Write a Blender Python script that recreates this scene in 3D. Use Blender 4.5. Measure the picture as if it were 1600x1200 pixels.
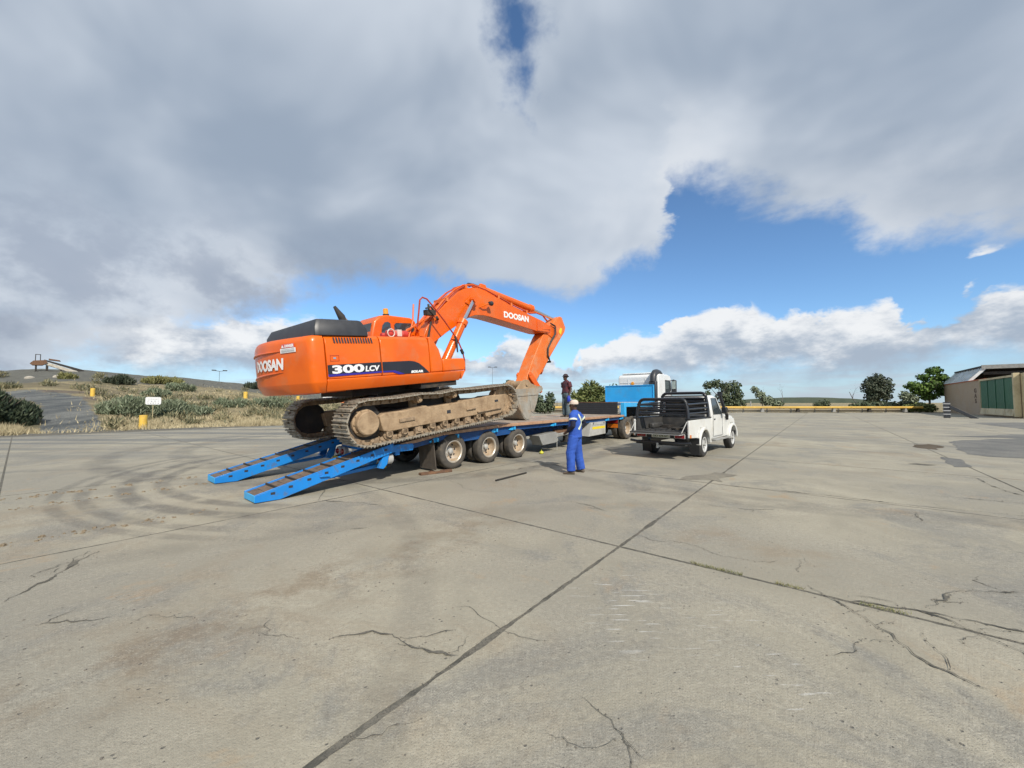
import bpy, bmesh, math, random
from mathutils import Vector, Matrix, Euler
R = math.radians
random.seed(7)
sc = bpy.context.scene
for o in list(bpy.data.objects): bpy.data.objects.remove(o)
COL = sc.collection

# ------------------------------------------------------------------ camera
cam = bpy.data.cameras.new('camera'); camo = bpy.data.objects.new('camera', cam); COL.objects.link(camo)
cam.sensor_width = 36.0; cam.lens = 36.0*610/1600; cam.clip_start = 0.05; cam.clip_end = 6000
camo.location = (0, 0, 1.7); camo.rotation_euler = (R(90+2.722), 0, 0)
sc.camera = camo
sc.render.resolution_x = 1024; sc.render.resolution_y = 768
sc.view_settings.view_transform = 'Standard'; sc.view_settings.look = 'None'
sc.view_settings.exposure = 0.0; sc.view_settings.gamma = 1.0; sc.view_settings.use_curve_mapping = False

cy = sc.cycles
cy.max_bounces = 5; cy.diffuse_bounces = 3; cy.glossy_bounces = 3; cy.transmission_bounces = 3; cy.transparent_max_bounces = 4
cy.use_adaptive_sampling = True; cy.adaptive_threshold = 0.02; cy.use_denoising = True; cy.caustics_reflective = False; cy.caustics_refractive = False

# ------------------------------------------------------------------ sun
SUN_EL, SUN_AZ = 41.0, 158.0          # azimuth clockwise from +Y: behind the camera, to the right
sl = bpy.data.lights.new('sun', 'SUN'); sl.energy = 4.7; sl.angle = R(0.6); sl.color = (1.0, 0.93, 0.82)
so = bpy.data.objects.new('sun', sl); COL.objects.link(so)
sd = Vector((math.sin(R(SUN_AZ))*math.cos(R(SUN_EL)), math.cos(R(SUN_AZ))*math.cos(R(SUN_EL)), math.sin(R(SUN_EL))))
so.rotation_euler = sd.to_track_quat('Z', 'Y').to_euler(); so.location = (20, -40, 40)

# ------------------------------------------------------------------ world: clear sky with broken cloud
class NT:
    """tiny node helper"""
    def __init__(s, tree): s.t = tree
    def n(s, typ, **k):
        nd = s.t.nodes.new('ShaderNode'+typ)
        for a, b in k.items():
            if a.startswith('i_'):
                key = a[2:]; key = int(key) if key.isdigit() else key
                nd.inputs[key].default_value = b
            else: setattr(nd, a, b)
        return nd
    def l(s, a, b): s.t.links.new(a, b)
    def v(s, sock, x):
        if isinstance(x, (int, float)): sock.default_value = x
        elif isinstance(x, (tuple, list)): sock.default_value = x
        else: s.l(x, sock)
    def m(s, op, a, b=0.0, c=0.0, clamp=False):
        nd = s.n('Math', operation=op, use_clamp=clamp)
        s.v(nd.inputs[0], a); s.v(nd.inputs[1], b); s.v(nd.inputs[2], c); return nd.outputs[0]
    def vm(s, op, a, b=(0, 0, 0)):
        nd = s.n('VectorMath', operation=op); s.v(nd.inputs[0], a)
        if op == 'SCALE': s.v(nd.inputs['Scale'], b)
        else: s.v(nd.inputs[1], b)
        return nd.outputs['Value'] if op in ('LENGTH', 'DOT_PRODUCT', 'DISTANCE') else nd.outputs[0]
    def ss(s, x, a, b, lo=0.0, hi=1.0):
        nd = s.n('MapRange', interpolation_type='SMOOTHSTEP')
        s.v(nd.inputs[0], x); s.v(nd.inputs[1], a); s.v(nd.inputs[2], b); s.v(nd.inputs[3], lo); s.v(nd.inputs[4], hi); return nd.outputs[0]
    def noise(s, vec, scale, detail=6, rough=0.55, dist=0.0):
        nd = s.n('TexNoise'); s.l(vec, nd.inputs['Vector']); nd.inputs['Scale'].default_value = scale
        nd.inputs['Detail'].default_value = detail; nd.inputs['Roughness'].default_value = rough; nd.inputs['Distortion'].default_value = dist
        return nd.outputs['Fac']
    def mix(s, f, a, b, typ='MIX'):
        nd = s.n('Mix', data_type='RGBA', blend_type=typ); s.v(nd.inputs['Factor'], f)
        for k, x in (('A', a), ('B', b)):
            so_ = [i for i in nd.inputs if i.name == k and i.type == 'RGBA'][0]
            if isinstance(x, tuple): so_.default_value = (*x[:3], 1)
            else: s.l(x, so_)
        return [o for o in nd.outputs if o.type == 'RGBA'][0]
    def curve(s, x, pts, lo, hi):
        """piecewise curve y(x) of points; x range lo..hi, y stored /60"""
        nd = s.n('FloatCurve'); c = nd.mapping.curves[0]
        P = [((a-lo)/(hi-lo), b/60.0) for a, b in pts]
        c.points[0].location = P[0]; c.points[1].location = P[-1]
        for p in P[1:-1]: c.points.new(*p)
        for p in c.points: p.handle_type = 'AUTO_CLAMPED'
        nd.mapping.update()
        s.l(s.m('DIVIDE', s.m('SUBTRACT', x, lo), hi-lo), nd.inputs['Value'])
        return s.m('MULTIPLY', nd.outputs[0], 60.0)

w = bpy.data.worlds.new('World'); sc.world = w; w.use_nodes = True
wt = w.node_tree; wt.nodes.clear(); N = NT(wt)
sky = N.n('TexSky', sky_type='NISHITA', sun_disc=False); sky.sun_elevation = R(SUN_EL); sky.sun_rotation = R(SUN_AZ)
sky.altitude = 1200; sky.air_density = 1.0; sky.dust_density = 0.6; sky.ozone_density = 2.0
tc = N.n('TexCoord'); D = tc.outputs['Generated']
sx = N.n('SeparateXYZ'); N.l(D, sx.inputs[0]); X, Y, Z = sx.outputs
az = N.m('MULTIPLY', N.m('ARCTAN2', X, Y), 57.29578); el = N.m('MULTIPLY', N.m('ARCSINE', Z), 57.29578)
flat = N.vm('MULTIPLY', D, (1.0, 1.0, 2.0)); rnd_ = N.vm('MULTIPLY', D, (1.0, 1.0, 1.25))
n1 = N.noise(rnd_, 3.4, 6, 0.58, 0.35); n2 = N.noise(flat, 1.3, 2, 0.5); n3 = N.noise(rnd_, 8.5, 5, 0.60, 0.0); nA = N.noise(flat, 10, 5, 0.62)
n4 = N.noise(N.vm('ADD', rnd_, (3.1, 1.7, 0.4)), 2.0, 4, 0.55, 0.3)
warp = N.m('ADD', N.m('MULTIPLY', N.m('SUBTRACT', n1, 0.5), 20.0), N.m('MULTIPLY', N.m('SUBTRACT', n3, 0.5), 7.0))
# lower rim of the high cloud deck
az0 = az
az = N.m('ADD', az0, N.m('ADD', N.m('MULTIPLY', N.m('SUBTRACT', n4, 0.5), 16.0), N.m('MULTIPLY', N.m('SUBTRACT', nA, 0.5), 7.0)))
eb = N.curve(az, [(-180, 13), (-100, 6), (-60, 1.0), (-50, 2.0), (-44, 5.0), (-38, 9.5), (-30, 13.0), (-26, 14.0), (-14, 15.5), (0, 16.8), (9, 15.8), (17, 17.0), (21.5, 20), (23.2, 25), (25.5, 28.0), (28, 27.0), (31, 25.5), (40, 21.5), (50, 15.5), (60, 13), (100, 16), (180, 13)], -180, 180)
deck = N.ss(N.m('SUBTRACT', N.m('ADD', el, N.m('MULTIPLY', warp, 0.95)), eb), -1.2, 3.6)
# a torn hole high up
hd = N.vm('SUBTRACT', D, (math.sin(R(0.6))*math.cos(R(46.2)), math.cos(R(0.6))*math.cos(R(46.2)), math.sin(R(46.2))))
hdiag = N.vm('LENGTH', N.vm('MULTIPLY', hd, (0.8, 0.8, 0.8)))
hperp = N.m('ABSOLUTE', N.vm('DOT_PRODUCT', hd, (0.80, 0.30, 0.52)))
hole = N.m('ADD', N.m('ADD', N.m('MULTIPLY', hdiag, 14.0), N.m('MULTIPLY', hperp, 20.0)), N.m('MULTIPLY', N.m('SUBTRACT', n1, 0.5), 5.0))
hole = N.m('ADD', hole, N.m('MULTIPLY', N.m('SUBTRACT', n3, 0.5), 4.5))
deck = N.m('MULTIPLY', deck, N.ss(hole, -0.1, 1.7))
# cumulus bank along the horizon
ec = N.curve(az, [(-180, 9), (-100, 8), (-53, 8), (-43, 9.5), (-36, 10.4), (-30, 10.8), (-26, 10.4), (-20, 8.4), (-9, 7.6), (-4.2, 10.0), (0.5, 10.0), (5, 7.2), (10, 8.2), (15, 9.2), (20.0, 9.6), (22.5, 12.4), (29, 12.2), (32, 12.4), (35, 10.6), (38, 11.0), (44, 10.8), (48, 12.2), (53, 13.6), (60, 12), (100, 8), (180, 9)], -180, 180)
cwarp = N.m('ADD', N.m('MULTIPLY', N.m('SUBTRACT', nA, 0.5), 5.0), N.m('MULTIPLY', N.m('SUBTRACT', n3, 0.5), 4.0))
cd = N.m('SUBTRACT', N.m('ADD', N.m('SUBTRACT', ec, el), cwarp), N.m('MULTIPLY', N.ss(n1, 0.52, 0.40), 3.2))
bank = N.m('MULTIPLY', N.ss(cd, -0.3, 1.1), N.ss(N.m('ADD', el, N.m('MULTIPLY', N.m('SUBTRACT', n3, 0.5), 7.0)), 2.2, 5.8))
streak = N.noise(N.vm('MULTIPLY', D, (1.0, 1.0, 9.0)), 6.0, 3, 0.55)
low = N.m('MULTIPLY', N.ss(streak, 0.44, 0.62), N.ss(el, 6.5, 1.0))
# shading of the clouds
dtone = N.ss(N.m('ADD', N.m('MULTIPLY', n2, 0.50), N.m('MULTIPLY', n4, 0.50)), 0.40, 0.62)
rim = N.ss(N.m('SUBTRACT', N.m('ADD', el, N.m('MULTIPLY', warp, 0.9)), eb), 13.0, 0.5)
dcol = N.mix(dtone, (0.335, 0.405, 0.505), (0.64, 0.70, 0.78))
dcol = N.mix(N.m('MULTIPLY', rim, N.ss(n4, 0.40, 0.68, 0.0, 0.75)), dcol, (0.78, 0.81, 0.85))
under = N.m('MULTIPLY', N.ss(az0, -2, -18), N.m('MULTIPLY', N.ss(el, 26, 12), N.ss(n3, 0.40, 0.62)))
dcol = N.mix(N.m('MULTIPLY', under, 0.55), dcol, (0.27, 0.32, 0.42))
up = N.m('DIVIDE', el, N.m('MAXIMUM', ec, 1.0))
lit = N.m('ADD', N.ss(N.m('ADD', up, N.m('MULTIPLY', N.m('SUBTRACT', nA, 0.5), 1.9)), 0.35, 1.0), 0.0, clamp=True)
bcol = N.mix(lit, (0.40, 0.47, 0.57), (0.90, 0.91, 0.92))
lcol = (0.52, 0.58, 0.66)
skyc = N.vm('SCALE', sky.outputs[0], 0.150)
tint = N.mix(1.0, skyc, (0.80, 1.0, 1.12), 'MULTIPLY')
hz = N.mix(N.ss(el, 9.0, -1.0, 0.0, 0.75), tint, (0.40, 0.50, 0.64))
c = N.mix(N.m('MULTIPLY', low, 0.7), hz, lcol)
c = N.mix(N.m('MULTIPLY', bank, 0.96), c, bcol)
c = N.mix(N.m('MULTIPLY', deck, 0.97), c, dcol)
w.cycles.sampling_method = 'MANUAL'; w.cycles.sample_map_resolution = 256
bg = N.n('Background'); N.l(c, bg.inputs[0]); bg.inputs[1].default_value = 1.0
wo = N.n('OutputWorld'); N.l(bg.outputs[0], wo.inputs[0])

# ------------------------------------------------------------------ helpers
def pm(name, c, c2=None, sc_=4.0, rough=0.55, metal=0.0, bump=0.0, bsc=60.0, dirt=None, damt=0.0, dsc=3.0, dlo=0.5, dhi=0.7, coat=0.0, coord='Object', spec=0.5, det=6):
    """procedural painted / dirty surface"""
    m = bpy.data.materials.new(name); m.use_nodes = True; t = m.node_tree; n = NT(t)
    b = t.nodes['Principled BSDF']; b.inputs['Roughness'].default_value = rough; b.inputs['Metallic'].default_value = metal
    b.inputs['Specular IOR Level'].default_value = spec
    if coat: b.inputs['Coat Weight'].default_value = coat; b.inputs['Coat Roughness'].default_value = 0.12
    tc = n.n('TexCoord'); co = tc.outputs[coord]
    if coord == 'World':
        pass
    c2 = c2 or tuple(x*0.82 for x in c)
    f = n.noise(co, sc_, det, 0.6)
    col = n.mix(n.ss(f, 0.35, 0.65), c, c2)
    if dirt:
        g = n.ss(n.noise(co, dsc, 8, 0.65, 0.3), dlo, dhi, 0.0, damt)
        col = n.mix(g, col, dirt)
        n.l(n.m('ADD', n.m('MULTIPLY', g, 0.35), rough, clamp=True), b.inputs['Roughness'])
    n.l(col, b.inputs['Base Color'])
    if bump:
        bp = n.n('Bump'); bp.inputs['Strength'].default_value = bump; bp.inputs['Distance'].default_value = 0.02
        n.l(n.noise(co, bsc, 5, 0.6), bp.inputs['Height']); n.l(bp.outputs[0], b.inputs['Normal'])
    return m

class MB:
    """collects geometry, then build() links it as ONE mesh object"""
    def __init__(s): s.v = []; s.f = []
    def add(s, vs, fs, M=None):
        k = len(s.v); s.v += [tuple(M @ Vector(v)) if M else tuple(v) for v in vs]; s.f += [tuple(i+k for i in f) for f in fs]; return s
    def box(s, x0, x1, y0, y1, z0, z1, M=None):
        vs = [(x, y, z) for x in (x0, x1) for y in (y0, y1) for z in (z0, z1)]
        return s.add(vs, [(0, 1, 3, 2), (4, 6, 7, 5), (0, 4, 5, 1), (2, 3, 7, 6), (0, 2, 6, 4), (1, 5, 7, 3)], M)
    def prism(s, poly, y0, y1, M=None, ax='y'):
        n = len(poly)
        if ax == 'y': mk = lambda p, y: (p[0], y, p[1])
        elif ax == 'x': mk = lambda p, y: (y, p[0], p[1])
        else: mk = lambda p, y: (p[0], p[1], y)
        vs = [mk(p, y0) for p in poly]+[mk(p, y1) for p in poly]
        fs = [tuple(range(n)), tuple(range(2*n-1, n-1, -1))]+[(i, n+i, n+(i+1) % n, (i+1) % n) for i in range(n)]
        return s.add(vs, fs, M)
    def loft(s, rings, cap=True, closed=False):
        n = len(rings[0]); vs = [p for r in rings for p in r]; fs = []
        m = len(rings)
        for i in range(m if closed else m-1):
            j = (i+1) % m
            for k in range(n): fs.append((i*n+k, i*n+(k+1) % n, j*n+(k+1) % n, j*n+k))
        if cap and not closed: fs += [tuple(range(n-1, -1, -1)), tuple(range((m-1)*n, m*n))]
        return s.add(vs, fs)
    def tube(s, path, r, n=8, closed=False, cap=True, sq=None):
        P = [Vector(p) for p in path]; rings = []; up = None; m = len(P)
        for i, p in enumerate(P):
            a = P[i-1] if (i or closed) else P[0]; b = P[(i+1) % m] if (i < m-1 or closed) else P[-1]
            t = (b-a).normalized()
            if up is None:
                up = Vector((0, 0, 1)) if abs(t.z) < 0.9 else Vector((1, 0, 0))
            x = t.cross(up)
            if x.length < 1e-4: x = t.orthogonal()
            x.normalize(); up = x.cross(t).normalized()
            rr = r[i] if isinstance(r, (list, tuple)) else r
            rings.append([p+rr*(math.cos(2*math.pi*k/n)*x+math.sin(2*math.pi*k/n)*up) for k in range(n)])
        return s.loft(rings, cap, closed)
    def cyl(s, p0, p1, r0, r1=None, n=16): return s.tube([p0, p1], [r0, r0 if r1 is None else r1], n)
    def lathe(s, prof, n=24, M=None, cap=False):
        """profile (r, h) turned about local Y"""
        vs = [(r*math.cos(2*math.pi*k/n), h, r*math.sin(2*math.pi*k/n)) for r, h in prof for k in range(n)]
        fs = [(i*n+k, i*n+(k+1) % n, (i+1)*n+(k+1) % n, (i+1)*n+k) for i in range(len(prof)-1) for k in range(n)]
        if cap: fs += [tuple(range(n)), tuple(range((len(prof)-1)*n, len(prof)*n))[::-1]]
        return s.add(vs, fs, M)
    def mesh(s, name, smooth=35, fix=True):
        me = bpy.data.meshes.new(name); me.from_pydata(s.v, [], s.f)
        if fix:
            bm = bmesh.new(); bm.from_mesh(me); bmesh.ops.recalc_face_normals(bm, faces=bm.faces); bm.to_mesh(me); bm.free()
        if smooth:
            me.polygons.foreach_set('use_smooth', [True]*len(me.polygons)); me.set_sharp_from_angle(angle=R(smooth))
        me.update(); return me
    def build(s, name, mt, parent=None, loc=None, rot=None, bev=0, smooth=35, fix=True, seg=2):
        return put(name, s.mesh(name, smooth, fix), mt, parent, loc, rot, bev, seg)

def put(name, me, mt, parent=None, loc=None, rot=None, bev=0, seg=2):
    if mt and not me.materials: me.materials.append(mt)
    o = bpy.data.objects.new(name, me); COL.objects.link(o)
    if parent: o.parent = parent
    if loc: o.location = loc
    if rot: o.rotation_euler = rot
    if bev:
        b = o.modifiers.new('bevel', 'BEVEL'); b.width = bev; b.segments = seg; b.limit_method = 'ANGLE'; b.angle_limit = R(40); b.harden_normals = False
    return o
def inst(o, parent, loc=None, rot=None):
    c = o.copy(); COL.objects.link(c); c.parent = parent
    if loc is not None: c.location = loc
    if rot is not None: c.rotation_euler = rot
    return c
def tag(o, label, cat, group=None):
    o['label'] = label; o['category'] = cat
    if group: o['group'] = group
    return o
def empty(name, loc=(0, 0, 0), rot=(0, 0, 0), parent=None):
    o = bpy.data.objects.new(name, None); COL.objects.link(o); o.location = loc; o.rotation_euler = rot; o.empty_display_size = 0.2
    if parent: o.parent = parent
    return o
def struct(o, kind='structure'): o['kind'] = kind; return o
def text(name, body, h, mt, parent, M, bold=0.0, xs=1.0, shear=0.0, ext=0.002, width=None, spacing=1.0):
    """lettering as a thin mesh; M places local XY (x reading direction, y up); h = cap height"""
    cu = bpy.data.curves.new(name, 'FONT'); cu.body = body; cu.size = h/0.70; cu.offset = bold; cu.extrude = ext; cu.shear = shear
    cu.align_x = 'CENTER'; cu.align_y = 'BOTTOM_BASELINE'; cu.space_character = spacing; cu.resolution_u = 3
    t = bpy.data.objects.new('tmp', cu); COL.objects.link(t)
    dg = bpy.context.evaluated_depsgraph_get(); dg.update()
    me = bpy.data.meshes.new_from_object(t.evaluated_get(dg)); me.name = name
    bpy.data.objects.remove(t); bpy.data.curves.remove(cu)
    if width:
        xsz = [v.co.x for v in me.vertices]; xs = width/(max(xsz)-min(xsz))
    for v in me.vertices: v.co.x *= xs
    me.transform(M)
    me.materials.clear()
    return put(name, me, mt, parent)
def basis(o, x, y):
    x = Vector(x).normalized(); y = Vector(y); y = (y-x*y.dot(x)).normalized(); z = x.cross(y)
    return Matrix(((x.x, y.x, z.x, o[0]), (x.y, y.y, z.y, o[1]), (x.z, y.z, z.z, o[2]), (0, 0, 0, 1)))
# ------------------------------------------------------------------ ground materials
def world_mat(name):
    m = bpy.data.materials.new(name); m.use_nodes = True; n = NT(m.node_tree)
    g = n.n('NewGeometry'); return m, n, g.outputs['Position'], m.node_tree.nodes['Principled BSDF']

def concrete():
    m, n, P, b = world_mat('concrete')
    big = n.noise(P, 0.22, 4, 0.55); mid = n.noise(P, 0.9, 5, 0.62, 0.4); fine = n.noise(P, 24, 4, 0.72); grit = n.noise(P, 95, 2, 0.8)
    oi = n.n('ObjectInfo'); rnd = oi.outputs['Random']
    c = n.mix(n.ss(mid, 0.3, 0.7), (0.300, 0.276, 0.213), (0.420, 0.386, 0.298))
    c = n.mix(n.ss(big, 0.40, 0.62, 0.0, 0.75), c, (0.248, 0.236, 0.20))
    c = n.mix(n.m('MULTIPLY', rnd, 0.42), c, (0.275, 0.255, 0.21))
    # brown dust and oil stains with their own outlines
    st = n.noise(n.vm('ADD', P, (11.3, 4.0, 0)), 0.33, 5, 0.68, 0.8)
    c = n.mix(n.ss(st, 0.54, 0.70, 0.0, 0.45), c, (0.25, 0.19, 0.125))
    st2 = n.noise(n.vm('ADD', P, (-5.3, 9.0, 0)), 0.55, 6, 0.7, 0.6)
    c = n.mix(n.ss(st2, 0.50, 0.64, 0.0, 0.62), c, (0.205, 0.202, 0.185))
    ru = n.noise(n.vm('ADD', P, (2.0, -7.0, 0)), 0.8, 5, 0.7, 0.5)
    c = n.mix(n.ss(ru, 0.60, 0.72, 0.0, 0.5), c, (0.38, 0.26, 0.145))
    # a dirty wheel path along the slabs
    sp = n.n('SeparateXYZ'); n.l(P, sp.inputs[0])
    rr = n.m('SUBTRACT', n.m('MULTIPLY', sp.outputs[0], 0.783), n.m('MULTIPLY', sp.outputs[1], 0.622))
    uu = n.m('ADD', n.m('MULTIPLY', sp.outputs[0], 0.622), n.m('MULTIPLY', sp.outputs[1], 0.783))
    path = n.ss(n.m('ABSOLUTE', n.m('ADD', n.m('ADD', rr, 3.75), n.m('MULTIPLY', n.m('SUBTRACT', mid, 0.5), 1.3))), 0.75, 0.1)
    path = n.m('MULTIPLY', path, n.m('MULTIPLY', n.ss(uu, 5.5, 3.5), n.ss(n.noise(P, 2.2, 5, 0.7), 0.40, 0.66)))
    c = n.mix(n.m('MULTIPLY', path, 0.55), c, (0.185, 0.135, 0.085))
    # black tyre scrub marks: arcs
    arcn = n.ss(n.noise(P, 1.6, 4, 0.65), 0.30, 0.56); P0 = n.vm('MULTIPLY', P, (1, 1, 0))
    west = n.m('MULTIPLY', n.ss(sp.outputs[0], -2.6, -4.6), n.ss(sp.outputs[1], 14.5, 11.5))
    for (cx, cy, r, wd, a, left) in ((-3.5, 11.5, 5.55, 0.15, 0.6, 1), (-3.5, 11.5, 5.00, 0.13, 0.55, 1), (-3.2, 11.9, 6.6, 0.10, 0.45, 1), (-3.2, 11.9, 6.95, 0.09, 0.4, 1), (-5.0, 17.5, 9.2, 0.3, 0.4, 0),
                               (8.5, 14.0, 8.6, 0.2, 0.25, 0), (9.0, 13.5, 8.0, 0.16, 0.22, 0), (-4.6, 18.2, 8.2, 0.3, 0.35, 0), (3.0, -6.5, 13.1, 0.2, 0.16, 0), (-9.0, 2.0, 8.3, 0.16, 0.22, 0)):
        d = n.vm('DISTANCE', P0, (cx, cy, 0))
        k = n.ss(n.m('ABSOLUTE', n.m('SUBTRACT', d, r)), wd*1.5, wd*0.5)
        k = n.m('MULTIPLY', k, n.m('MULTIPLY', arcn, west) if left else arcn)
        c = n.mix(n.m('MULTIPLY', k, a), c, (0.085, 0.082, 0.078))
    # long pale and dark drag streaks far left
    fl = n.noise(n.vm('MULTIPLY', P, (0.05, 0.75, 1)), 1.0, 4, 0.62)
    fm = n.m('MULTIPLY', n.ss(sp.outputs[0], -2, -14), n.ss(sp.outputs[1], 9.5, 15))
    c = n.mix(n.m('MULTIPLY', fm, n.ss(fl, 0.40, 0.60, 0.0, 0.72)), c, (0.125, 0.135, 0.140))
    # white scrapes
    ws = n.noise(n.vm('MULTIPLY', P, (3.0, 26.0, 1)), 1.0, 3, 0.5)
    wm = n.m('MULTIPLY', n.ss(ws, 0.60, 0.68), n.ss(n.vm('DISTANCE', n.vm('MULTIPLY', P, (1, 0.55, 0)), (0.95, 1.85, 0)), 0.55, 0.1))
    wm2 = n.m('MULTIPLY', n.ss(ws, 0.62, 0.70), n.ss(n.vm('DISTANCE', n.vm('MULTIPLY', P, (1, 0.5, 0)), (1.65, 1.4, 0)), 0.5, 0.1))
    c = n.mix(n.m('MULTIPLY', n.m('ADD', wm, wm2, clamp=True), 0.6), c, (0.62, 0.62, 0.60))
    amp = n.ss(n.m('ADD', n.m('MULTIPLY', mid, 0.5), n.m('MULTIPLY', st2, 0.5)), 0.36, 0.62, 0.20, 1.0)
    c = n.mix(n.m('MULTIPLY', n.ss(fine, 0.50, 0.66), n.m('MULTIPLY', amp, 0.30)), c, (0.16, 0.145, 0.118))
    c = n.mix(n.m('MULTIPLY', n.ss(fine, 0.50, 0.34), n.m('MULTIPLY', amp, 0.26)), c, (0.52, 0.485, 0.395))
    c = n.mix(n.m('MULTIPLY', n.ss(grit, 0.56, 0.66), n.m('MULTIPLY', amp, 0.60)), c, (0.10, 0.09, 0.08))
    c = n.mix(n.m('MULTIPLY', n.ss(grit, 0.42, 0.32), n.m('MULTIPLY', amp, 0.45)), c, (0.56, 0.53, 0.45))
    sk = n.m('MULTIPLY', n.ss(n.noise(P, 6.5, 5, 0.75), 0.56, 0.68), n.ss(st2, 0.42, 0.60))
    c = n.mix(n.m('MULTIPLY', sk, 0.45), c, (0.15, 0.14, 0.12))
    pit = n.n('TexVoronoi'); n.l(P, pit.inputs['Vector']); pit.inputs['Scale'].default_value = 13.0
    pm_ = n.m('MULTIPLY', n.ss(pit.outputs['Distance'], 0.16, 0.06), n.ss(n.noise(P, 3.1, 4, 0.6), 0.50, 0.60))
    c = n.mix(n.m('MULTIPLY', pm_, 0.6), c, (0.12, 0.11, 0.10))
    n.l(c, b.inputs['Base Color']); b.inputs['Roughness'].default_value = 0.88; b.inputs['Specular IOR Level'].default_value = 0.25
    bp = n.n('Bump'); bp.inputs['Strength'].default_value = 0.6; bp.inputs['Distance'].default_value = 0.012
    n.l(n.m('ADD', n.m('ADD', fine, n.m('MULTIPLY', grit, 0.6)), n.m('MULTIPLY', pm_, -1.2)), bp.inputs['Height']); n.l(bp.outputs[0], b.inputs['Normal'])
    return m
def soil(name, c1, c2, c3, s1=0.35, s2=4.0, stretch=(1, 1, 1), bump=0.6):
    m, n, P, b = world_mat(name); P2 = n.vm('MULTIPLY', P, stretch)
    a = n.noise(P2, s1, 8, 0.62, 0.4); f = n.noise(P, s2, 8, 0.7); g = n.noise(P, s2*9, 4, 0.75)
    c = n.mix(n.ss(a, 0.36, 0.64), c1, c2); c = n.mix(n.ss(f, 0.46, 0.68, 0, 0.7), c, c3); c = n.mix(n.ss(g, 0.5, 0.75, 0, 0.5), c, tuple(x*0.45 for x in c1))
    n.l(c, b.inputs['Base Color']); b.inputs['Roughness'].default_value = 0.95; b.inputs['Specular IOR Level'].default_value = 0.15
    bp = n.n('Bump'); bp.inputs['Strength'].default_value = bump; bp.inputs['Distance'].default_value = 0.04
    n.l(n.m('ADD', f, g), bp.inputs['Height']); n.l(bp.outputs[0], b.inputs['Normal']); return m
M_CON = concrete()
M_FILL = soil('joint_fill', (0.115, 0.112, 0.096), (0.22, 0.205, 0.17), (0.075, 0.073, 0.066), 7.0, 60.0, bump=0.5)
M_ASPH = soil('asphalt', (0.165, 0.166, 0.160), (0.235, 0.23, 0.212), (0.13, 0.13, 0.126), 0.8, 16.0)
M_STAIN = soil('oil_stain', (0.105, 0.085, 0.062), (0.14, 0.115, 0.085), (0.09, 0.075, 0.06), 1.2, 8.0)

# ------------------------------------------------------------------ base ground out to the horizon
def smooth(x, a, b):
    t = min(1, max(0, (x-a)/((b-a) or 1e-6))); return t*t*(3-2*t)
def interp(x, pts):
    if x <= pts[0][0]: return pts[0][1]
    for (a, u), (b, v) in zip(pts, pts[1:]):
        if x <= b: return u+(v-u)*(x-a)/(b-a)
    return pts[-1][1]
from mathutils import noise as mn
# crest height (at 120 m) by bearing, from the skyline of the spoil heap
CREST = [(-75, 6.2), (-60, 6.6), (-52.7, 7.2), (-50.4, 8.0), (-47, 8.1), (-44.5, 7.6), (-42, 7.3), (-39, 7.2), (-35, 6.7), (-33, 5.9), (-28, 4.5), (-20, 2.5), (-12, 1.0), (-5, 0.2), (0, 0)]
def yard_edge(az):       # distance along the bearing where the yard stops (left side)
    return interp(az, [(-75, 26), (-53, 34.0), (-46, 33.6), (-43, 35.0), (-38, 35.2), (-30, 34.6), (-22, 40), (-12, 52), (0, 66), (20, 72)])
def terr(x, y):
    d = math.hypot(x, y); a = math.degrees(math.atan2(x, y)) if d > 0 else 0
    if a > 0 or a < -110 or d < 20: return -0.03
    e = yard_edge(a); c = interp(a, CREST)
    if a < -75: c *= smooth(a, -110, -75)
    t = d/118.0
    f = 0.20*smooth(d, e+1, e+14)+0.28*smooth(d, min(e+10, 60), 76)+0.52*smooth(d, 72, 118)
    h = c*f
    if d > 128: h = c*(1-0.5*smooth(d, 128, 260))
    k = smooth(d, e+2, e+20)
    h += k*(0.35*mn.noise((x*0.07, y*0.07, 0))+0.16*mn.noise((x*0.3, y*0.3, 2.0)))
    if d > 72: h += smooth(d, 72, 90)*(0.6*mn.noise((x*0.045, y*0.045, 5.0))+0.22*mn.noise((x*0.2, y*0.2, 1.0))+.1*mn.noise((x*.6, y*.6, 2)))
    return -0.03+max(0, h) if d > e else -0.03
bm = MB(); rad = [0, 8, 16, 22, 26, 29, 31, 33, 34, 35, 36, 37, 38.5, 40, 42, 44, 46, 48, 50, 53, 56, 59, 62, 66, 70, 74, 78, 82, 86, 90, 95, 100, 104, 108, 111, 114, 117, 120, 124, 128, 135, 150, 180, 230, 320, 500, 900, 1800, 5000]
AZ = [-180+6*i for i in range(11)]+[-116+1.0*i for i in range(0, 32)]+[-84+0.6*i for i in range(0, 141)]+[0+5*i for i in range(1, 36)]
AZ = sorted(set(round(a, 2) for a in AZ)); AZ = [a for a in AZ if a < 180]
vs = []; fs = []; na = len(AZ)
for r in rad:
    for a in AZ:
        x, y = r*math.sin(R(a)), r*math.cos(R(a)); vs.append((x, y, terr(x, y)))
for i in range(len(rad)-1):
    for k in range(na):
        fs.append((i*na+k, (i+1)*na+k, (i+1)*na+(k+1) % na, i*na+(k+1) % na))
bm.add(vs, fs); g = bm.build('terrain', M_FILL, smooth=60, fix=False)
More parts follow.
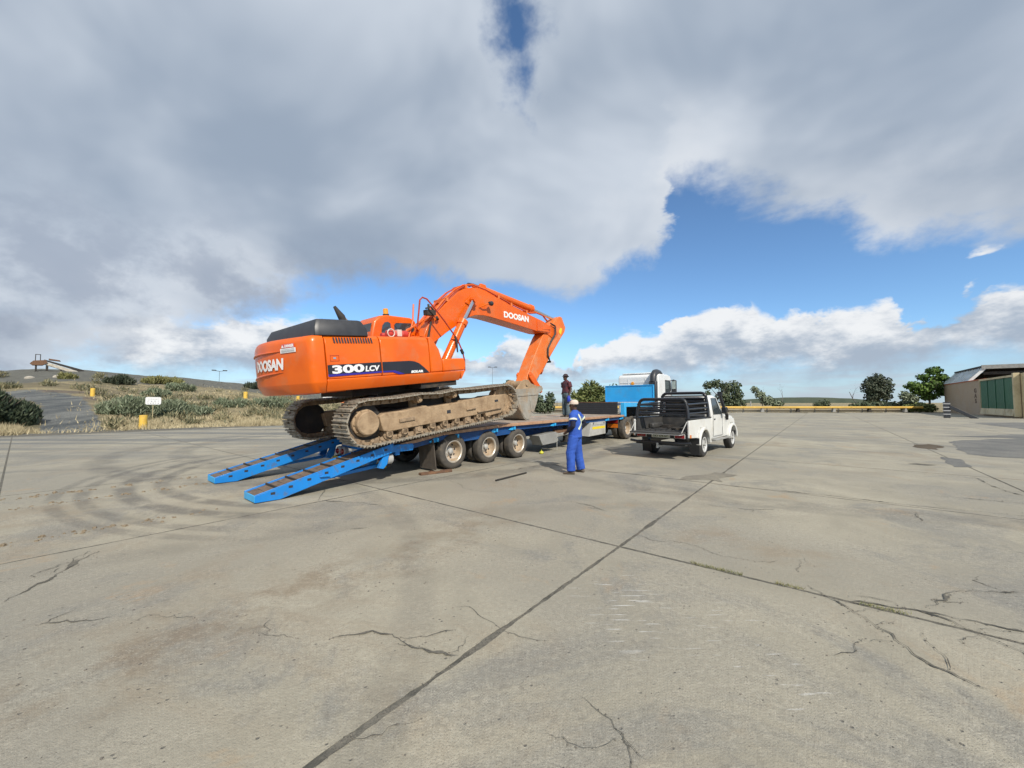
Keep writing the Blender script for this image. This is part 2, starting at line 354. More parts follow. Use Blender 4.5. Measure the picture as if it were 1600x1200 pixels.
def terrain_mat():
    m, n, P, b = world_mat('terrain_ground'); P2 = n.vm('MULTIPLY', P, (0.5, 1.4, 1))
    a = n.noise(P2, 0.10, 6, 0.62, 0.4); f = n.noise(P, 1.1, 6, 0.7); q = n.noise(P, 7.0, 4, 0.75)
    def at(nm):
        t = n.n('Attribute'); t.attribute_name = nm; return t.outputs['Fac']
    def mask(nm, k=0.55): return n.ss(n.m('ADD', at(nm), n.m('MULTIPLY', n.m('SUBTRACT', f, 0.5), k*1.6)), 0.35, 0.65)
    veld = n.mix(n.ss(a, 0.38, 0.62), (0.45, 0.375, 0.225), (0.22, 0.19, 0.125)); veld = n.mix(n.ss(n.noise(n.vm('ADD', P2, (7, 3, 0)), 0.22, 6, 0.7, 0.6), 0.50, 0.62, 0, 0.65), veld, (0.19, 0.185, 0.115)); veld = n.mix(n.ss(f, 0.45, 0.68, 0, 0.7), veld, (0.25, 0.215, 0.145)); veld = n.mix(n.ss(q, 0.5, 0.72, 0, 0.5), veld, (0.13, 0.11, 0.07))
    spoil = n.mix(n.ss(f, 0.35, 0.65), (0.19, 0.19, 0.165), (0.145, 0.145, 0.13)); spoil = n.mix(n.ss(q, 0.55, 0.75, 0, 0.5), spoil, (0.27, 0.255, 0.22))
    road = n.mix(n.ss(n.noise(n.vm('MULTIPLY', P, (1.5, 0.35, 1)), 0.5, 6, 0.65), 0.38, 0.62), (0.125, 0.137, 0.142), (0.26, 0.265, 0.25)); road = n.mix(n.ss(q, 0.5, 0.75, 0, 0.4), road, (0.09, 0.10, 0.10))
    apr = n.mix(n.ss(n.noise(n.vm('MULTIPLY', P, (0.06, 0.9, 1)), 1.0, 6, 0.62), 0.38, 0.62), (0.13, 0.14, 0.142), (0.33, 0.325, 0.29))
    dirt = n.mix(n.ss(f, 0.35, 0.65), (0.25, 0.205, 0.16), (0.17, 0.145, 0.12))
    c = n.mix(mask('dirt', 0.9), veld, dirt); c = n.mix(mask('spoil'), c, spoil); c = n.mix(mask('road', 0.9), c, road); c = n.mix(mask('apron', 0.25), c, apr)
    n.l(c, b.inputs['Base Color']); b.inputs['Roughness'].default_value = 0.95; b.inputs['Specular IOR Level'].default_value = 0.15
    bp = n.n('Bump'); bp.inputs['Strength'].default_value = 1.0; bp.inputs['Distance'].default_value = 0.25
    n.l(n.m('ADD', f, q), bp.inputs['Height']); n.l(bp.outputs[0], b.inputs['Normal']); return m
g.data.materials.clear(); g.data.materials.append(terrain_mat())
att = {k: [] for k in ('road', 'spoil', 'apron', 'dirt')}
for v in g.data.vertices:
    c = v.co; d = math.hypot(c.x, c.y); a = math.degrees(math.atan2(c.x, c.y)) if d else 0; e = yard_edge(a)
    ra = interp(d, [(30, -48.0), (38, -48.3), (46, -48.8), (52, -49.2), (56, -50.5), (59, -53), (61, -58)])
    wid = interp(d, [(30, 2.9), (36, 2.1), (46, 1.5), (56, 2.0), (61, 3.0)])
    att['road'].append(smooth(wid+.5-abs(a-ra), 0, 1.0)*(1 if d < 62 else 0) if a < 0 else 0)
    att['spoil'].append(smooth(d, 80, 92)*smooth(-abs(a+55), -35, -29)*smooth(-d, -260, -200))
    att['apron'].append(smooth(e+1.2-d, 0, 1.4) if a < 0 else 0)
    att['dirt'].append(max(smooth(1.6-abs(d-interp(a, [(-60, 62), (-45, 58), (-35, 56), (-25, 60)])), 0, 1.5), .8*smooth(3-abs(d-52), 0, 2)) if -60 < a < -15 else .3)
for k, vals in att.items():
    A = g.data.attributes.new(k, 'FLOAT', 'POINT'); A.data.foreach_set('value', vals)
g.data.update(); struct(g)

# ------------------------------------------------------------------ the concrete yard: slab by slab
UX, UY = 0.622, 0.783      # joint direction (away), r = to the right
def gp(u, r, z=0): return (u*UX+r*UY, u*UY-r*UX, z)
yard = empty('concrete_yard'); struct(yard)
DU, DR, U0, R0 = 4.65, 4.9, 4.47, -1.93
random.seed(3)
def inside(x, y):
    d = math.hypot(x, y); a = math.degrees(math.atan2(x, y))
    if y > 66 or x > 95 or d > 110: return False
    if y < -12 or x < -40: return False
    if -115 < a < 0 and d > yard_edge(a)-1.5: return False
    return True
far = MB(); slabs = []
for i in range(-9, 24):
    for j in range(-14, 16):
        u0, r0 = U0+DU*i, R0+DR*j
        cx, cy, _ = gp(u0+DU/2, r0+DR/2)
        if not inside(cx, cy): continue
        slabs.append((math.hypot(cx, cy), i, j, u0, r0, cx, cy))
slabs.sort()
def slab_ring(u0, r0, near):
    pts = []; st = 0.05 if near else 4.0
    def edge(a, b):
        L = math.hypot(b[0]-a[0], b[1]-a[1]); k = max(1, int(L/st))
        for q in range(k):
            f = q/k; u, r = a[0]+(b[0]-a[0])*f, a[1]+(b[1]-a[1])*f
            nu, nr = (b[1]-a[1])/L, -(b[0]-a[0])/L           # outward normal
            j = 0 if (not near or q == 0) else 0.010*mn.noise((u*2.3, r*2.3, 0))-0.022*max(0, mn.noise((u*1.7, r*1.7, 5))-.12)-0.012*max(0, mn.noise((u*13, r*13, 5)))+0.004*random.uniform(-1, 1)
            pts.append((u+nu*j, r+nr*j))
    g = 0.018
    A = (u0+g, r0+g); B = (u0+DU-g, r0+g); C = (u0+DU-g, r0+DR-g); Dd = (u0+g, r0+DR-g)
    edge(A, B); edge(B, C); edge(C, Dd); edge(Dd, A); return pts
for n_, (d, i, j, u0, r0, cx, cy) in enumerate(slabs):
    near = d < 14; ring = slab_ring(u0, r0, near); dz = random.uniform(-0.0008, 0.0008)
    if n_ < 140:
        mb = MB(); base = (u0+DU/2, r0+DR/2); ox, oy, _ = gp(*base)
        P = [gp(u, r) for u, r in ring]; k = len(P)
        mb.add([(p[0]-ox, p[1]-oy, 0) for p in P]+[(p[0]-ox, p[1]-oy, -0.06) for p in P],
               [tuple(range(k))]+[(q, (q+1) % k, k+(q+1) % k, k+q) for q in range(k)])
        mb.build('slab', M_CON, yard, (ox, oy, dz), smooth=0)
    else:
        P = [gp(u, r, dz) for u, r in ring]; far.add(P, [tuple(range(len(P)))])
o = far.build('outer_slabs', M_CON, yard, smooth=0); struct(o, 'stuff')
jf = MB(); jf.add([(-42, -14, 0), (96, -14, 0), (96, 66, 0), (-12, 66, 0), (-16.5, 30.5, 0), (-24, 25, 0), (-27, 19, 0), (-42, 12, 0)], [(0, 1, 2, 3, 4, 5, 6, 7)])
jf.build('joint_fill', M_FILL, yard, (0, 0, -0.0025), smooth=0)

# cracks filled with grit (lie in the slabs)
CRACKS = [
 ([(-4.31, 3.37), (-4.42, 3.81), (-4.74, 4.31), (-4.86, 4.54)], .035), ([(-4.60, 4.05), (-4.66, 4.3), (-4.72, 4.55)], .07),
 ([(-3.62, 3.08), (-3.39, 3.13), (-3.17, 3.17)], .02), ([(-2.84, 3.16), (-2.69, 3.18), (-2.51, 3.17)], .03), ([(-1.91, 3.0), (-1.75, 2.93), (-1.55, 2.91)], .014),
 ([(-1.32, 2.93), (-1.08, 2.96), (-0.92, 2.95), (-0.72, 2.83), (-0.48, 2.73), (-0.36, 2.69)], .024), ([(-.62, 2.79), (-.5, 2.74), (-.4, 2.72)], .045),
 ([(2.9, 3.42), (3.11, 3.36), (3.45, 3.22), (3.75, 2.98), (4.2, 2.75)], .03),
 ([(2.74, 3.71), (2.79, 3.42), (2.79, 3.17), (2.75, 2.88), (2.71, 2.71), (2.76, 2.49), (2.84, 2.36)], .022),
 ([(3.30, 3.30), (3.39, 3.13), (3.44, 2.92), (3.48, 2.74), (3.5, 2.5)], .05), ([(3.42, 3.32), (3.78, 3.48), (4.05, 3.59), (4.34, 3.62), (4.58, 3.58)], .03),
 ([(3.6, 3.38), (3.75, 3.45), (3.92, 3.55)], .07), ([(2.52, 2.88), (2.71, 2.86)], .035), ([(-3.32, 6.83), (-3.61, 7.56), (-3.77, 8.01)], .03),
 ([(-3.26, 6.83), (-2.62, 6.74), (-2.11, 6.54)], .025), ([(0.0, 9.89), (.6, 10.5), (1.06, 10.91), (1.93, 9.89), (2.76, 9.44), (3.81, 9.04)], .035),
 ([(4.19, 8.2), (5.01, 7.72), (5.83, 7.2), (6.46, 6.66), (7.09, 6.27), (7.69, 5.95), (9, 5.2)], .035), ([(3.18, 4.39), (3.15, 4.22)], .03),
 ([(0.39, 2.36), (0.49, 2.2), (0.56, 2.08), (0.55, 1.9), (.58, 1.7)], .012), ([(6.27, 6.16), (6.1, 5.95), (5.86, 5.67)], .025), ([(1.9, 4.9), (2.2, 4.7), (2.35, 4.4), (2.6, 4.25)], .012),
 ([(7.6, 7.3), (8.2, 6.9), (8.79, 6.5), (9.6, 6.3)], .06), ([(10.6, 9.0), (10.0, 8.33), (9.5, 7.6), (9.3, 7.0)], .06), ([(-5.6, 3.0), (-5.2, 2.95), (-4.8, 3.0)], .02),
 ([(3.2, 6.6), (3.7, 6.3), (4.2, 6.25)], .014), ([(.9, 6.8), (1.3, 6.5), (1.5, 6.2)], .014), ([(-2.4, 5.1), (-2.2, 5.3), (-1.95, 5.4)], .016)]
random.seed(11); PEB = []
for pts, wd in list(CRACKS):          # hairline side branches
    for _ in range(2 if len(pts) > 3 else 1):
        q = random.randrange(len(pts)-1); f = random.random(); x, y = pts[q][0]+(pts[q+1][0]-pts[q][0])*f, pts[q][1]+(pts[q+1][1]-pts[q][1])*f; a = random.uniform(0, 6.28); L = random.uniform(.15, .5); br = [(x, y)]
        for _k in range(4): a += random.gauss(0, .5); br.append((br[-1][0]+L/4*math.cos(a), br[-1][1]+L/4*math.sin(a)))
        CRACKS.append((br, .006))
for _ in range(9):
    d = random.uniform(2.2, 13); a = R(random.uniform(-52, 52)); br = [(d*math.sin(a), d*math.cos(a))]; b = random.uniform(0, 6.28); L = random.uniform(.5, 2.2)
    for _k in range(7): b += random.gauss(0, .35); br.append((br[-1][0]+L/7*math.cos(b), br[-1][1]+L/7*math.sin(b)))
    CRACKS.append((br, .003))
CI = 0
for pts, wd in CRACKS:
    fine = []
    for a, b in zip(pts, pts[1:]):
        L = math.hypot(b[0]-a[0], b[1]-a[1]); k = max(2, int(L/0.035))
        for q in range(k): fine.append((a[0]+(b[0]-a[0])*q/k, a[1]+(b[1]-a[1])*q/k))
    fine.append(pts[-1]); n_ = len(fine); L_, R_ = [], []
    for q, p in enumerate(fine):
        a, b = fine[max(0, q-1)], fine[min(n_-1, q+1)]; dx, dy = b[0]-a[0], b[1]-a[1]; l = math.hypot(dx, dy) or 1; nx, ny = -dy/l, dx/l
        off = 0.05*mn.noise((p[0]*2.7, p[1]*2.7, wd*40))+0.030*mn.noise((p[0]*9, p[1]*9, 3))+random.uniform(-.012, .012); p = (p[0]+nx*off, p[1]+ny*off)
        big_ = max(0, mn.noise((p[0]*3.3, p[1]*3.3, 9))+.12)
        def hw(): return (0.0015+wd*0.42*(0.06+1.9*big_*random.uniform(.1, 1.6)))*min(1, (q+0.2)/3, (n_-1-q+0.2)/3)
        h1, h2 = hw(), hw(); L_.append((p[0]+nx*h1, p[1]+ny*h1, 0)); R_.append((p[0]-nx*h2, p[1]-ny*h2, 0))
        if random.random() < 0.55: PEB.append((p[0]+random.gauss(0, wd*.7), p[1]+random.gauss(0, wd*.7), random.uniform(.003, .008)))
    c0 = fine[n_//2]; mb = MB(); mb.add([(p[0]-c0[0], p[1]-c0[1], 0) for p in L_+R_], [(q, q+1, n_+q+1, n_+q) for q in range(n_-1)])
    mb.build('crack', M_FILL, yard, (c0[0], c0[1], 0.0045+0.0005*(CI % 14)), smooth=0); CI += 1
def blob(name, mt, pts, z, jag=0.25, parent=yard):
    k = len(pts); out = []
    for q in range(k):
        a, b = pts[q], pts[(q+1) % k]; L = math.hypot(b[0]-a[0], b[1]-a[1]); s_ = max(2, int(L/max(0.12, jag)))
        for w_ in range(s_):
            f = w_/s_; x, y = a[0]+(b[0]-a[0])*f, a[1]+(b[1]-a[1])*f
            out.append((x+jag*.5*mn.noise((x*1.3, y*1.3, 4)), y+jag*.5*mn.noise((x*1.3, y*1.3, 8)), 0))
    c0 = out[0]; mb = MB(); mb.add([(p[0]-c0[0], p[1]-c0[1], 0) for p in out], [tuple(range(len(out)))]); return mb.build(name, mt, parent, (c0[0], c0[1], z), smooth=0)
blob('asphalt_patch', M_ASPH, [(19.37, 17.4), (16.66, 14.72), (15.02, 12.91), (14.92, 12.31), (15.65, 12.03), (22, 11), (30, 18), (27, 21), (23.89, 20.07), (21.44, 20.07), (24, 18.6)], 0.005, .3)
blob('asphalt_patch', M_ASPH, [(38.5, 33.08), (34.96, 28.17), (32.42, 24.83), (44, 24), (46, 33.0)], 0.005, .3)
blob('asphalt_patch', M_ASPH, [(13.42, 12.31), (11.63, 10.37), (12.1, 10.37), (13.48, 11.76)], 0.005, .2)
blob('asphalt_patch', M_ASPH, [(12.3, 9.5), (11.0, 8.2), (13, 7.0), (15, 9.0)], 0.005, .2)
blob('oil_stain', M_STAIN, [(15.1, 14.72), (16.2, 15.9), (17.15, 16.07), (16.65, 15.14), (15.29, 14.13)], 0.0055, .3)
blob('dirt_patch', soil('dark_dirt', (0.25, 0.23, 0.19), (0.32, 0.295, 0.235), (0.20, 0.185, 0.155), 2.5, 12), [(4.14, 9.18), (4.5, 9.3), (4.85, 9.7), (5.2, 9.4), (4.9, 9.0), (4.6, 8.7), (4.46, 8.33), (4.2, 8.6), (3.8, 8.75)], 0.0055, .7)
blob('manhole_cover', M_FILL, [(10.95, 10.9), (11.3, 11.0), (11.55, 10.7), (11.2, 10.6)], 0.006, .05)

# loose grit, clods of dirt from the crawler tracks
random.seed(21); st = MB()
def stone(mb, x, y, z, r):
    k = 5; a0 = random.random()*6; top = (x+random.uniform(-.3, .3)*r, y, z+r*random.uniform(.5, .9))
    ring = [(x+r*random.uniform(.7, 1.2)*math.cos(a0+6.283*q/k), y+r*random.uniform(.7, 1.2)*math.sin(a0+6.283*q/k), z) for q in range(k)]
    up = [(x+.7*r*math.cos(a0+.3+6.283*q/k), y+.7*r*math.sin(a0+.3+6.283*q/k), z+r*random.uniform(.35, .6)) for q in range(k)]
    mb.add(ring+up+[top], [(q, (q+1) % k, k+(q+1) % k, k+q) for q in range(k)]+[(k+q, k+(q+1) % k, 2*k) for q in range(k)])
for k in range(2600):
    if k % 3: u = random.uniform(1, 16)**1.0; x, y, _ = gp(random.uniform(1, 14), random.choice((-1.93, -6.83, 2.97))+random.gauss(0, .008))
    else: x, y, _ = gp(random.choice((4.47, 9.12)), random.uniform(-9, 8))
    PEB.append((x, y, random.uniform(.002, .007)))
for p in PEB: stone(st, p[0], p[1], 0.001, p[2])
for q in range(900):
    d = 1.6+random.random()**1.6*12; a = R(random.uniform(-58, 58)); stone(st, d*math.sin(a), d*math.cos(a), 0, random.choice((.002, .003, .003, .004, .006)))
for q in range(300):
    u = random.uniform(-1, 4.5); x, y, _ = gp(u, -3.75+random.gauss(0, .45)); stone(st, x, y, 0, random.choice((.003, .004, .006, .010)))
struct(st.build('loose_grit', soil('grit', (0.19, 0.18, 0.16), (0.27, 0.24, 0.20), (0.12, 0.11, 0.10), 3, 20), smooth=0), 'stuff')
cl = MB()
for a, b in (((-8.0, 6.34), (-6.2, 8.6)), ((-6.3, 4.5), (-4.7, 6.3)), ((-9.4, 6.2), (-7.2, 9.0))):
    L = math.hypot(b[0]-a[0], b[1]-a[1])
    for q in range(int(L*26)):
        f = random.random(); stone(cl, a[0]+(b[0]-a[0])*f+random.gauss(0, .07), a[1]+(b[1]-a[1])*f+random.gauss(0, .07), 0, abs(random.gauss(.012, .012))+.004)
struct(cl.build('dirt_clods', soil('clod', (0.26, 0.205, 0.14), (0.33, 0.27, 0.19), (0.19, 0.15, 0.10), 3, 14), smooth=0), 'stuff')
# ------------------------------------------------------------------ shared materials
M_OR = pm('orange_paint', (0.76, 0.130, 0.004), (0.67, 0.104, 0.003), 1.2, 0.36, dirt=(0.42, 0.21, 0.10), damt=0.30, dsc=2.2, coat=0.2, spec=0.4)
M_ORD = pm('orange_paint_dusty', (0.78, 0.17, 0.02), (0.70, 0.145, 0.016), 2.0, 0.45, dirt=(0.52, 0.36, 0.22), damt=0.5, dsc=2.6, dlo=0.45, dhi=0.75)
M_BLK = pm('black_plastic', (0.028, 0.030, 0.036), (0.038, 0.040, 0.046), 6, 0.42)
M_DARK = pm('dark_steel', (0.022, 0.020, 0.019), (0.04, 0.034, 0.028), 5, 0.75, dirt=(0.10, 0.075, 0.05), damt=0.5)
M_MUD = pm('dried_mud', (0.40, 0.285, 0.175), (0.31, 0.215, 0.13), 3.5, 0.92, bump=0.6, bsc=22, dirt=(0.20, 0.13, 0.075), damt=0.65, dsc=4.5, dlo=.46, dhi=.68)
M_SHOE = pm('worn_shoe', (0.40, 0.36, 0.29), (0.25, 0.215, 0.165), 9, 0.6, metal=0.25, bump=0.3, bsc=40, dirt=(0.16, 0.125, 0.09), damt=0.6, dsc=7)
M_CHAIN = pm('chain_mud', (0.36, 0.26, 0.165), (0.22, 0.155, 0.10), 7, 0.9, bump=0.6, bsc=30)
M_BUCK = pm('bucket_steel', (0.36, 0.345, 0.30), (0.27, 0.25, 0.21), 2.5, 0.62, metal=0.1, bump=0.2, bsc=18, dirt=(0.34, 0.25, 0.165), damt=0.75, dsc=2.2, dlo=0.45, dhi=0.65)
M_CHROME = pm('chrome', (0.75, 0.77, 0.80), (0.70, 0.72, 0.75), 3, 0.16, metal=1.0)
M_WHITE = pm('white_vinyl', (0.80, 0.80, 0.80), (0.77, 0.77, 0.76), 3, 0.45)
M_BAND = pm('dark_band', (0.018, 0.018, 0.026), (0.022, 0.022, 0.03), 3, 0.30)
M_BLUEL = pm('blue_line', (0.03, 0.02, 0.30), (0.03, 0.02, 0.27), 3, 0.35)
M_GLASS = pm('dark_glass', (0.035, 0.045, 0.05), (0.05, 0.06, 0.066), 1.5, 0.06, spec=0.9)
M_PGLASS = pm('pale_glass', (0.30, 0.38, 0.38), (0.42, 0.48, 0.46), 1.5, 0.08, spec=0.9)
M_HOSE = pm('rubber_hose', (0.03, 0.028, 0.027), (0.045, 0.04, 0.037), 8, 0.6)
M_HOSER = pm('red_hose', (0.42, 0.05, 0.02), (0.33, 0.04, 0.02), 8, 0.5)
M_RED = pm('red_paint', (0.55, 0.045, 0.035), (0.46, 0.04, 0.03), 4, 0.4, dirt=(0.5, 0.35, 0.28), damt=0.4)
M_YEL = pm('yellow_vinyl', (0.80, 0.62, 0.02), (0.75, 0.58, 0.02), 4, 0.45)
M_AMB = pm('amber_lens', (0.85, 0.36, 0.01), (0.80, 0.30, 0.01), 3, 0.15, coat=0.6)

TH = R(40.2); TU = Vector((math.sin(TH), math.cos(TH), 0)); TR = Vector((math.cos(TH), -math.sin(TH), 0)); TO = Vector((-1.46, 10.07, 0))
def TW(s, t, z): return TO+TU*s+TR*t+Vector((0, 0, z))
YAW = math.pi/2-TH

# ------------------------------------------------------------------ excavator (local x forward, y left, z up)
EX = tag(empty('excavator', TW(-0.38, -1.3, 0.965), (0, -math.atan(0.113), YAW)), 'orange crawler excavator with black hood driven up the ramps onto the trailer', 'excavator')
# crawler tracks ---------------------------------------------------
def track_path():
    rs, ri = 0.455, 0.44; S = Vector((-2.12, 0.555)); I = Vector((2.17, 0.545)); pts = []
    for k in range(13): a = R(90+15*k); pts.append((S.x+rs*math.cos(a), S.y+rs*math.sin(a)))       # round the sprocket
    for k in range(1, 8): pts.append((-2.12+3.95*k/8, 0.10))
    pts.append((1.83, 0.10)); pts.append((2.02, 0.135))
    for k in range(11): a = R(-62+15.2*k); pts.append((I.x+ri*math.cos(a), I.y+ri*math.sin(a)))
    pts += [(1.6, 0.985), (1.0, 0.985), (0.31, 1.01), (-0.25, 0.975), (-0.76, 1.01), (-1.4, 0.99)]
    return [Vector(p) for p in pts]
TP = track_path(); seg = [(TP[i], TP[(i+1) % len(TP)]) for i in range(len(TP))]; LEN = sum((b-a).length for a, b in seg)
def along(d):
    d %= LEN
    for a, b in seg:
        l = (b-a).length
        if d <= l: return a+(b-a)*(d/l), math.atan2(b.y-a.y, b.x-a.x)
        d -= l
    return TP[0], 0
NS = 52; pitch = LEN/NS
sh = MB(); hp_ = pitch*0.455        # shoe: plate with relief holes and three grousers; local x along the chain, -z outward? (z outward)
sh.box(-hp_, hp_, -0.30, -0.07, 0.0, 0.022); sh.box(-hp_, hp_, 0.07, 0.30, 0.0, 0.022); sh.box(-hp_, hp_*0.1, -0.07, 0.07, 0.0, 0.022)
for gx in (-0.86, -0.05, 0.72):
    sh.prism([(-hp_*gx-0.013, 0.021), (-hp_*gx+0.013, 0.021), (-hp_*gx+0.007, 0.05), (-hp_*gx-0.007, 0.05)], -0.30, 0.30)
shoe_me = sh.mesh('shoe', 20); shoe_me.materials.append(M_SHOE)
shoe_me2 = shoe_me.copy(); shoe_me2.materials.clear(); shoe_me2.materials.append(M_DARK)
for side, smesh in ((-1, shoe_me), (1, shoe_me)):
    y0 = side*1.3; ch = MB()
    for k in range(NS):
        p, a = along(pitch*(k+.5)); M = Matrix.Translation((p.x, y0, p.y)) @ Matrix.Rotation(-a, 4, 'Y')
        for s_ in (-1, 1):
            ch.box(-pitch*.36, pitch*.36, s_*.075-.022, s_*.075+.022, -0.0, 0.105, M)
            ch.box(-pitch*.62, -pitch*.30, s_*.115-.018, s_*.115+.018, 0.01, 0.10, M)
            ch.box(pitch*.12, pitch*.30, s_*.17-.03, s_*.17+.03, 0.0, 0.03, M)
        ch.cyl(M @ Vector((-pitch*.46, -.15, .06)), M @ Vector((-pitch*.46, .15, .06)), 0.032, n=8)
    tr = ch.build('crawler_track', M_CHAIN, EX, bev=0)
    for k in range(NS):
        p, a = along(pitch*(k+.5))
        put('shoe', smesh, None, tr, (p.x, y0, p.y), (math.pi, -a, 0) if False else (0, -a+math.pi, 0))
    # track frame and its rollers
    tf = MB(); yi, yo = y0-0.21*1, y0+0.21
    prof = [(-1.78, 0.34), (-1.66, 0.30), (1.32, 0.30), (1.34, 0.20), (1.95, 0.23), (2.08, 0.32), (2.14, 0.52), (2.10, 0.74), (1.45, 0.76), (1.35, 0.735), (0.55, 0.735), (0.50, 0.70), (-0.55, 0.70), (-0.62, 0.74), (-1.2, 0.70), (-1.72, 0.705), (-1.84, 0.66)]
    tf.prism(prof, yi, yo)
    ty = y0+side*0.21
    fr = tf.build('track_frame', M_MUD, EX, bev=0.018)
    for q_ in ((1.0, 1.95, ty, ty+side*0.05, 0.36, 0.385), (0.62, 0.95, ty, ty+side*0.04, 0.47, 0.50), (-1.38, -0.98, ty, ty+side*0.03, 0.46, 0.54)):
        st_ = MB(); st_.box(*q_); st_.build('step_bracket', M_CHAIN, fr, bev=0.004)
    for q_ in ((-.02, .10, .47, .55), (1.72, 1.86, .56, .62)): hl = MB(); hl.box(q_[0], q_[1], ty-side*.002, ty+side*.004, q_[2], q_[3]); hl.build('frame_hole', M_BLK, fr)
    for k in range(9):
        x = -1.62+0.385*k; rl = MB()
        rl.lathe([(0, -.20), (.06, -.20), (.06, -.15), (.115, -.13), (.115, -.09), (.09, -.08), (.09, .08), (.115, .09), (.115, .13), (.06, .15), (.06, .20), (0, .20)], 14)
        if k in (2, 6): rl.box(-.10, .10, side*.16-.02, side*.16+.02, -.10, .14)
        else: rl.box(-.075, .075, side*.17-.03, side*.17+.03, -.03, .12)
        rl.build('track_roller', M_CHAIN, fr, (x, y0, 0.235))
    for x in (-0.76, 0.31):
        rl = MB(); rl.lathe([(0, -.17), (.075, -.17), (.075, -.05), (.09, -.05), (.09, .05), (.075, .05), (.075, .17), (0, .17)], 16); rl.cyl((0, side*.17, 0), (0, side*.20, 0), .05, n=10)
        rl.box(-.09, .09, -side*.12-.04, -side*.12+.04, -.25, .03); rl.build('carrier_roller', M_MUD if side < 0 else M_DARK, fr, (x, y0, 0.895))
    sp = MB(); sp.lathe([(.0, -.10), (.40, -.06), (.43, -.03), (.43, .03), (.40, .06), (0, .10)], 21); sp.build('sprocket', M_DARK, fr, (-2.12, y0, 0.555))
    fd = MB(); fd.lathe([(.33, -.05), (.335, .02), (.29, .05), (.285, .13), (.25, .145), (.245, .25), (.225, .27), (0.0, .27)] , 28, Matrix.Scale(side, 4, (0, 1, 0)))
    for q in range(10): a = q*.6283; fd.cyl((.265*math.cos(a), side*.14, .265*math.sin(a)), (.265*math.cos(a), side*.165, .265*math.sin(a)), .014, n=6)
    fd.build('final_drive', M_MUD if side < 0 else M_DARK, fr, (-2.12, y0, 0.555))
    idl = MB(); idl.lathe([(0, -.13), (.12, -.13), (.14, -.05), (.33, -.06), (.36, -.10), (.41, -.10), (.41, .10), (.36, .10), (.33, .06), (.14, .05), (.12, .13), (0, .13)], 26); idl.build('idler', M_MUD, fr, (2.17, y0, 0.545))
cb = MB(); cb.prism([(-.95, .45), (.95, .45), (.75, .98), (-.75, .98)], -1.1, 1.1); cb.box(-1.35, -.85, -1.1, 1.1, .42, .72); cb.box(.85, 1.35, -1.1, 1.1, .42, .72); cb.build('car_body', M_DARK, EX, bev=.03)
sb = MB(); sb.lathe([(0, -.0), (.80, -.0), (.80, .12), (.72, .12), (.72, .22), (0, .22)], 36, Matrix.Translation((0, 0, .98)) @ Matrix.Rotation(R(90), 4, 'X')); sb.build('swing_bearing', M_DARK, EX)

# upper structure --------------------------------------------------
def plan_ring(z, dx=0.0, ins=0.0):     # counterweight outline in plan (x back), from right front to left front
    P = [(-2.86, -1.5), (-3.0, -1.5), (-3.06, -1.485), (-3.105, -1.45), (-3.135, -1.39), (-3.17, -1.25), (-3.26, -.95), (-3.35, -.6), (-3.40, -.3), (-3.42, 0)]
    P = P+[(x, -y) for x, y in P[::-1][1:]]
    out = []
    for x, y in P: out.append((x+dx+ins*(0.9 if x < -2.9 else 0), y*(1-ins*0.62), z))
    return out
cw = MB(); rings = []
for z, ins in ((1.25, .105), (1.265, .085), (1.44, .004), (1.46, .0), (1.9, -.004), (2.22, .0), (2.29, .018), (2.33, .05), (2.345, .10)):
    rings.append(plan_ring(z, 0, ins))
cw.loft(rings, cap=True); CW = cw.build('counterweight', M_OR, EX, smooth=28)
# shallow moulded ledges framing the lettering
def cw_pt(y, z, off=0.0):
    pr = [(-1.45, -3.105), (-1.39, -3.135), (-1.25, -3.17), (-.95, -3.26), (-.6, -3.35), (-.3, -3.40), (0, -3.42), (.3, -3.40), (.6, -3.35), (.95, -3.26), (1.25, -3.17), (1.39, -3.135), (1.45, -3.105)]
    return (interp(y, pr)-off-0.011, y, z)
lg = MB()
for zz, ye, dz in ((2.10, -.72, .02), (1.60, -.75, .06)):
    ys = [-.75+2.05*q/14 for q in range(15)]
    lg.tube([cw_pt(y, zz+dz*(1-abs(q/14))*(1.6 if dz > .03 else 0), .0) for q, y in enumerate(ys)], [0.022*min(1, (q+.3)/3) for q in range(15)], 6)
lg.build('moulded_ledge', M_OR, CW)
def wrap_text(name, body, h, y_c, z, width, parent, mt, bold):
    """lettering bent round the counterweight (reads from behind)"""
    cu = text(name, body, h, mt, parent, Matrix.Identity(4), bold=bold, ext=0.001, width=width, shear=0.12)
    for v in cu.data.vertices:
        y = y_c - v.co.x; p = cw_pt(y, z+v.co.y, 0.005+(0.003 if v.co.z > 0 else 0)); v.co = p
    return cu
wrap_text('brand_lettering', 'DOOSAN', 0.20, -0.17, 1.76, 1.20, CW, M_WHITE, 0.013)
dg_ = MB()
def cw_sheet(mb, ya, yb, z0, z1, off):
    ys = [ya+(yb-ya)*q/6 for q in range(7)]; vs = [cw_pt(y, z0, off) for y in ys]+[cw_pt(y, z1, off) for y in ys]
    mb.add(vs, [(q, q+1, 8+q, 7+q) for q in range(6)])
cw_sheet(dg_, -.72, -1.14, 2.06, 2.145, .006); dg_.build('danger_label', M_WHITE, CW)
dg_ = MB(); cw_sheet(dg_, -.76, -1.11, 2.15, 2.225, .006); dg_.build('danger_label', pm('label_red', (.6, .12, .12), (.55, .10, .12), 3, .4), CW)
wrap_text('danger_lettering', '\u25B2DANGER' if False else 'DANGER', 0.050, -0.97, 2.163, 0.24, CW, M_WHITE, 0.003)
dt = MB(); c_ = cw_pt(-.75, 2.165, .012)
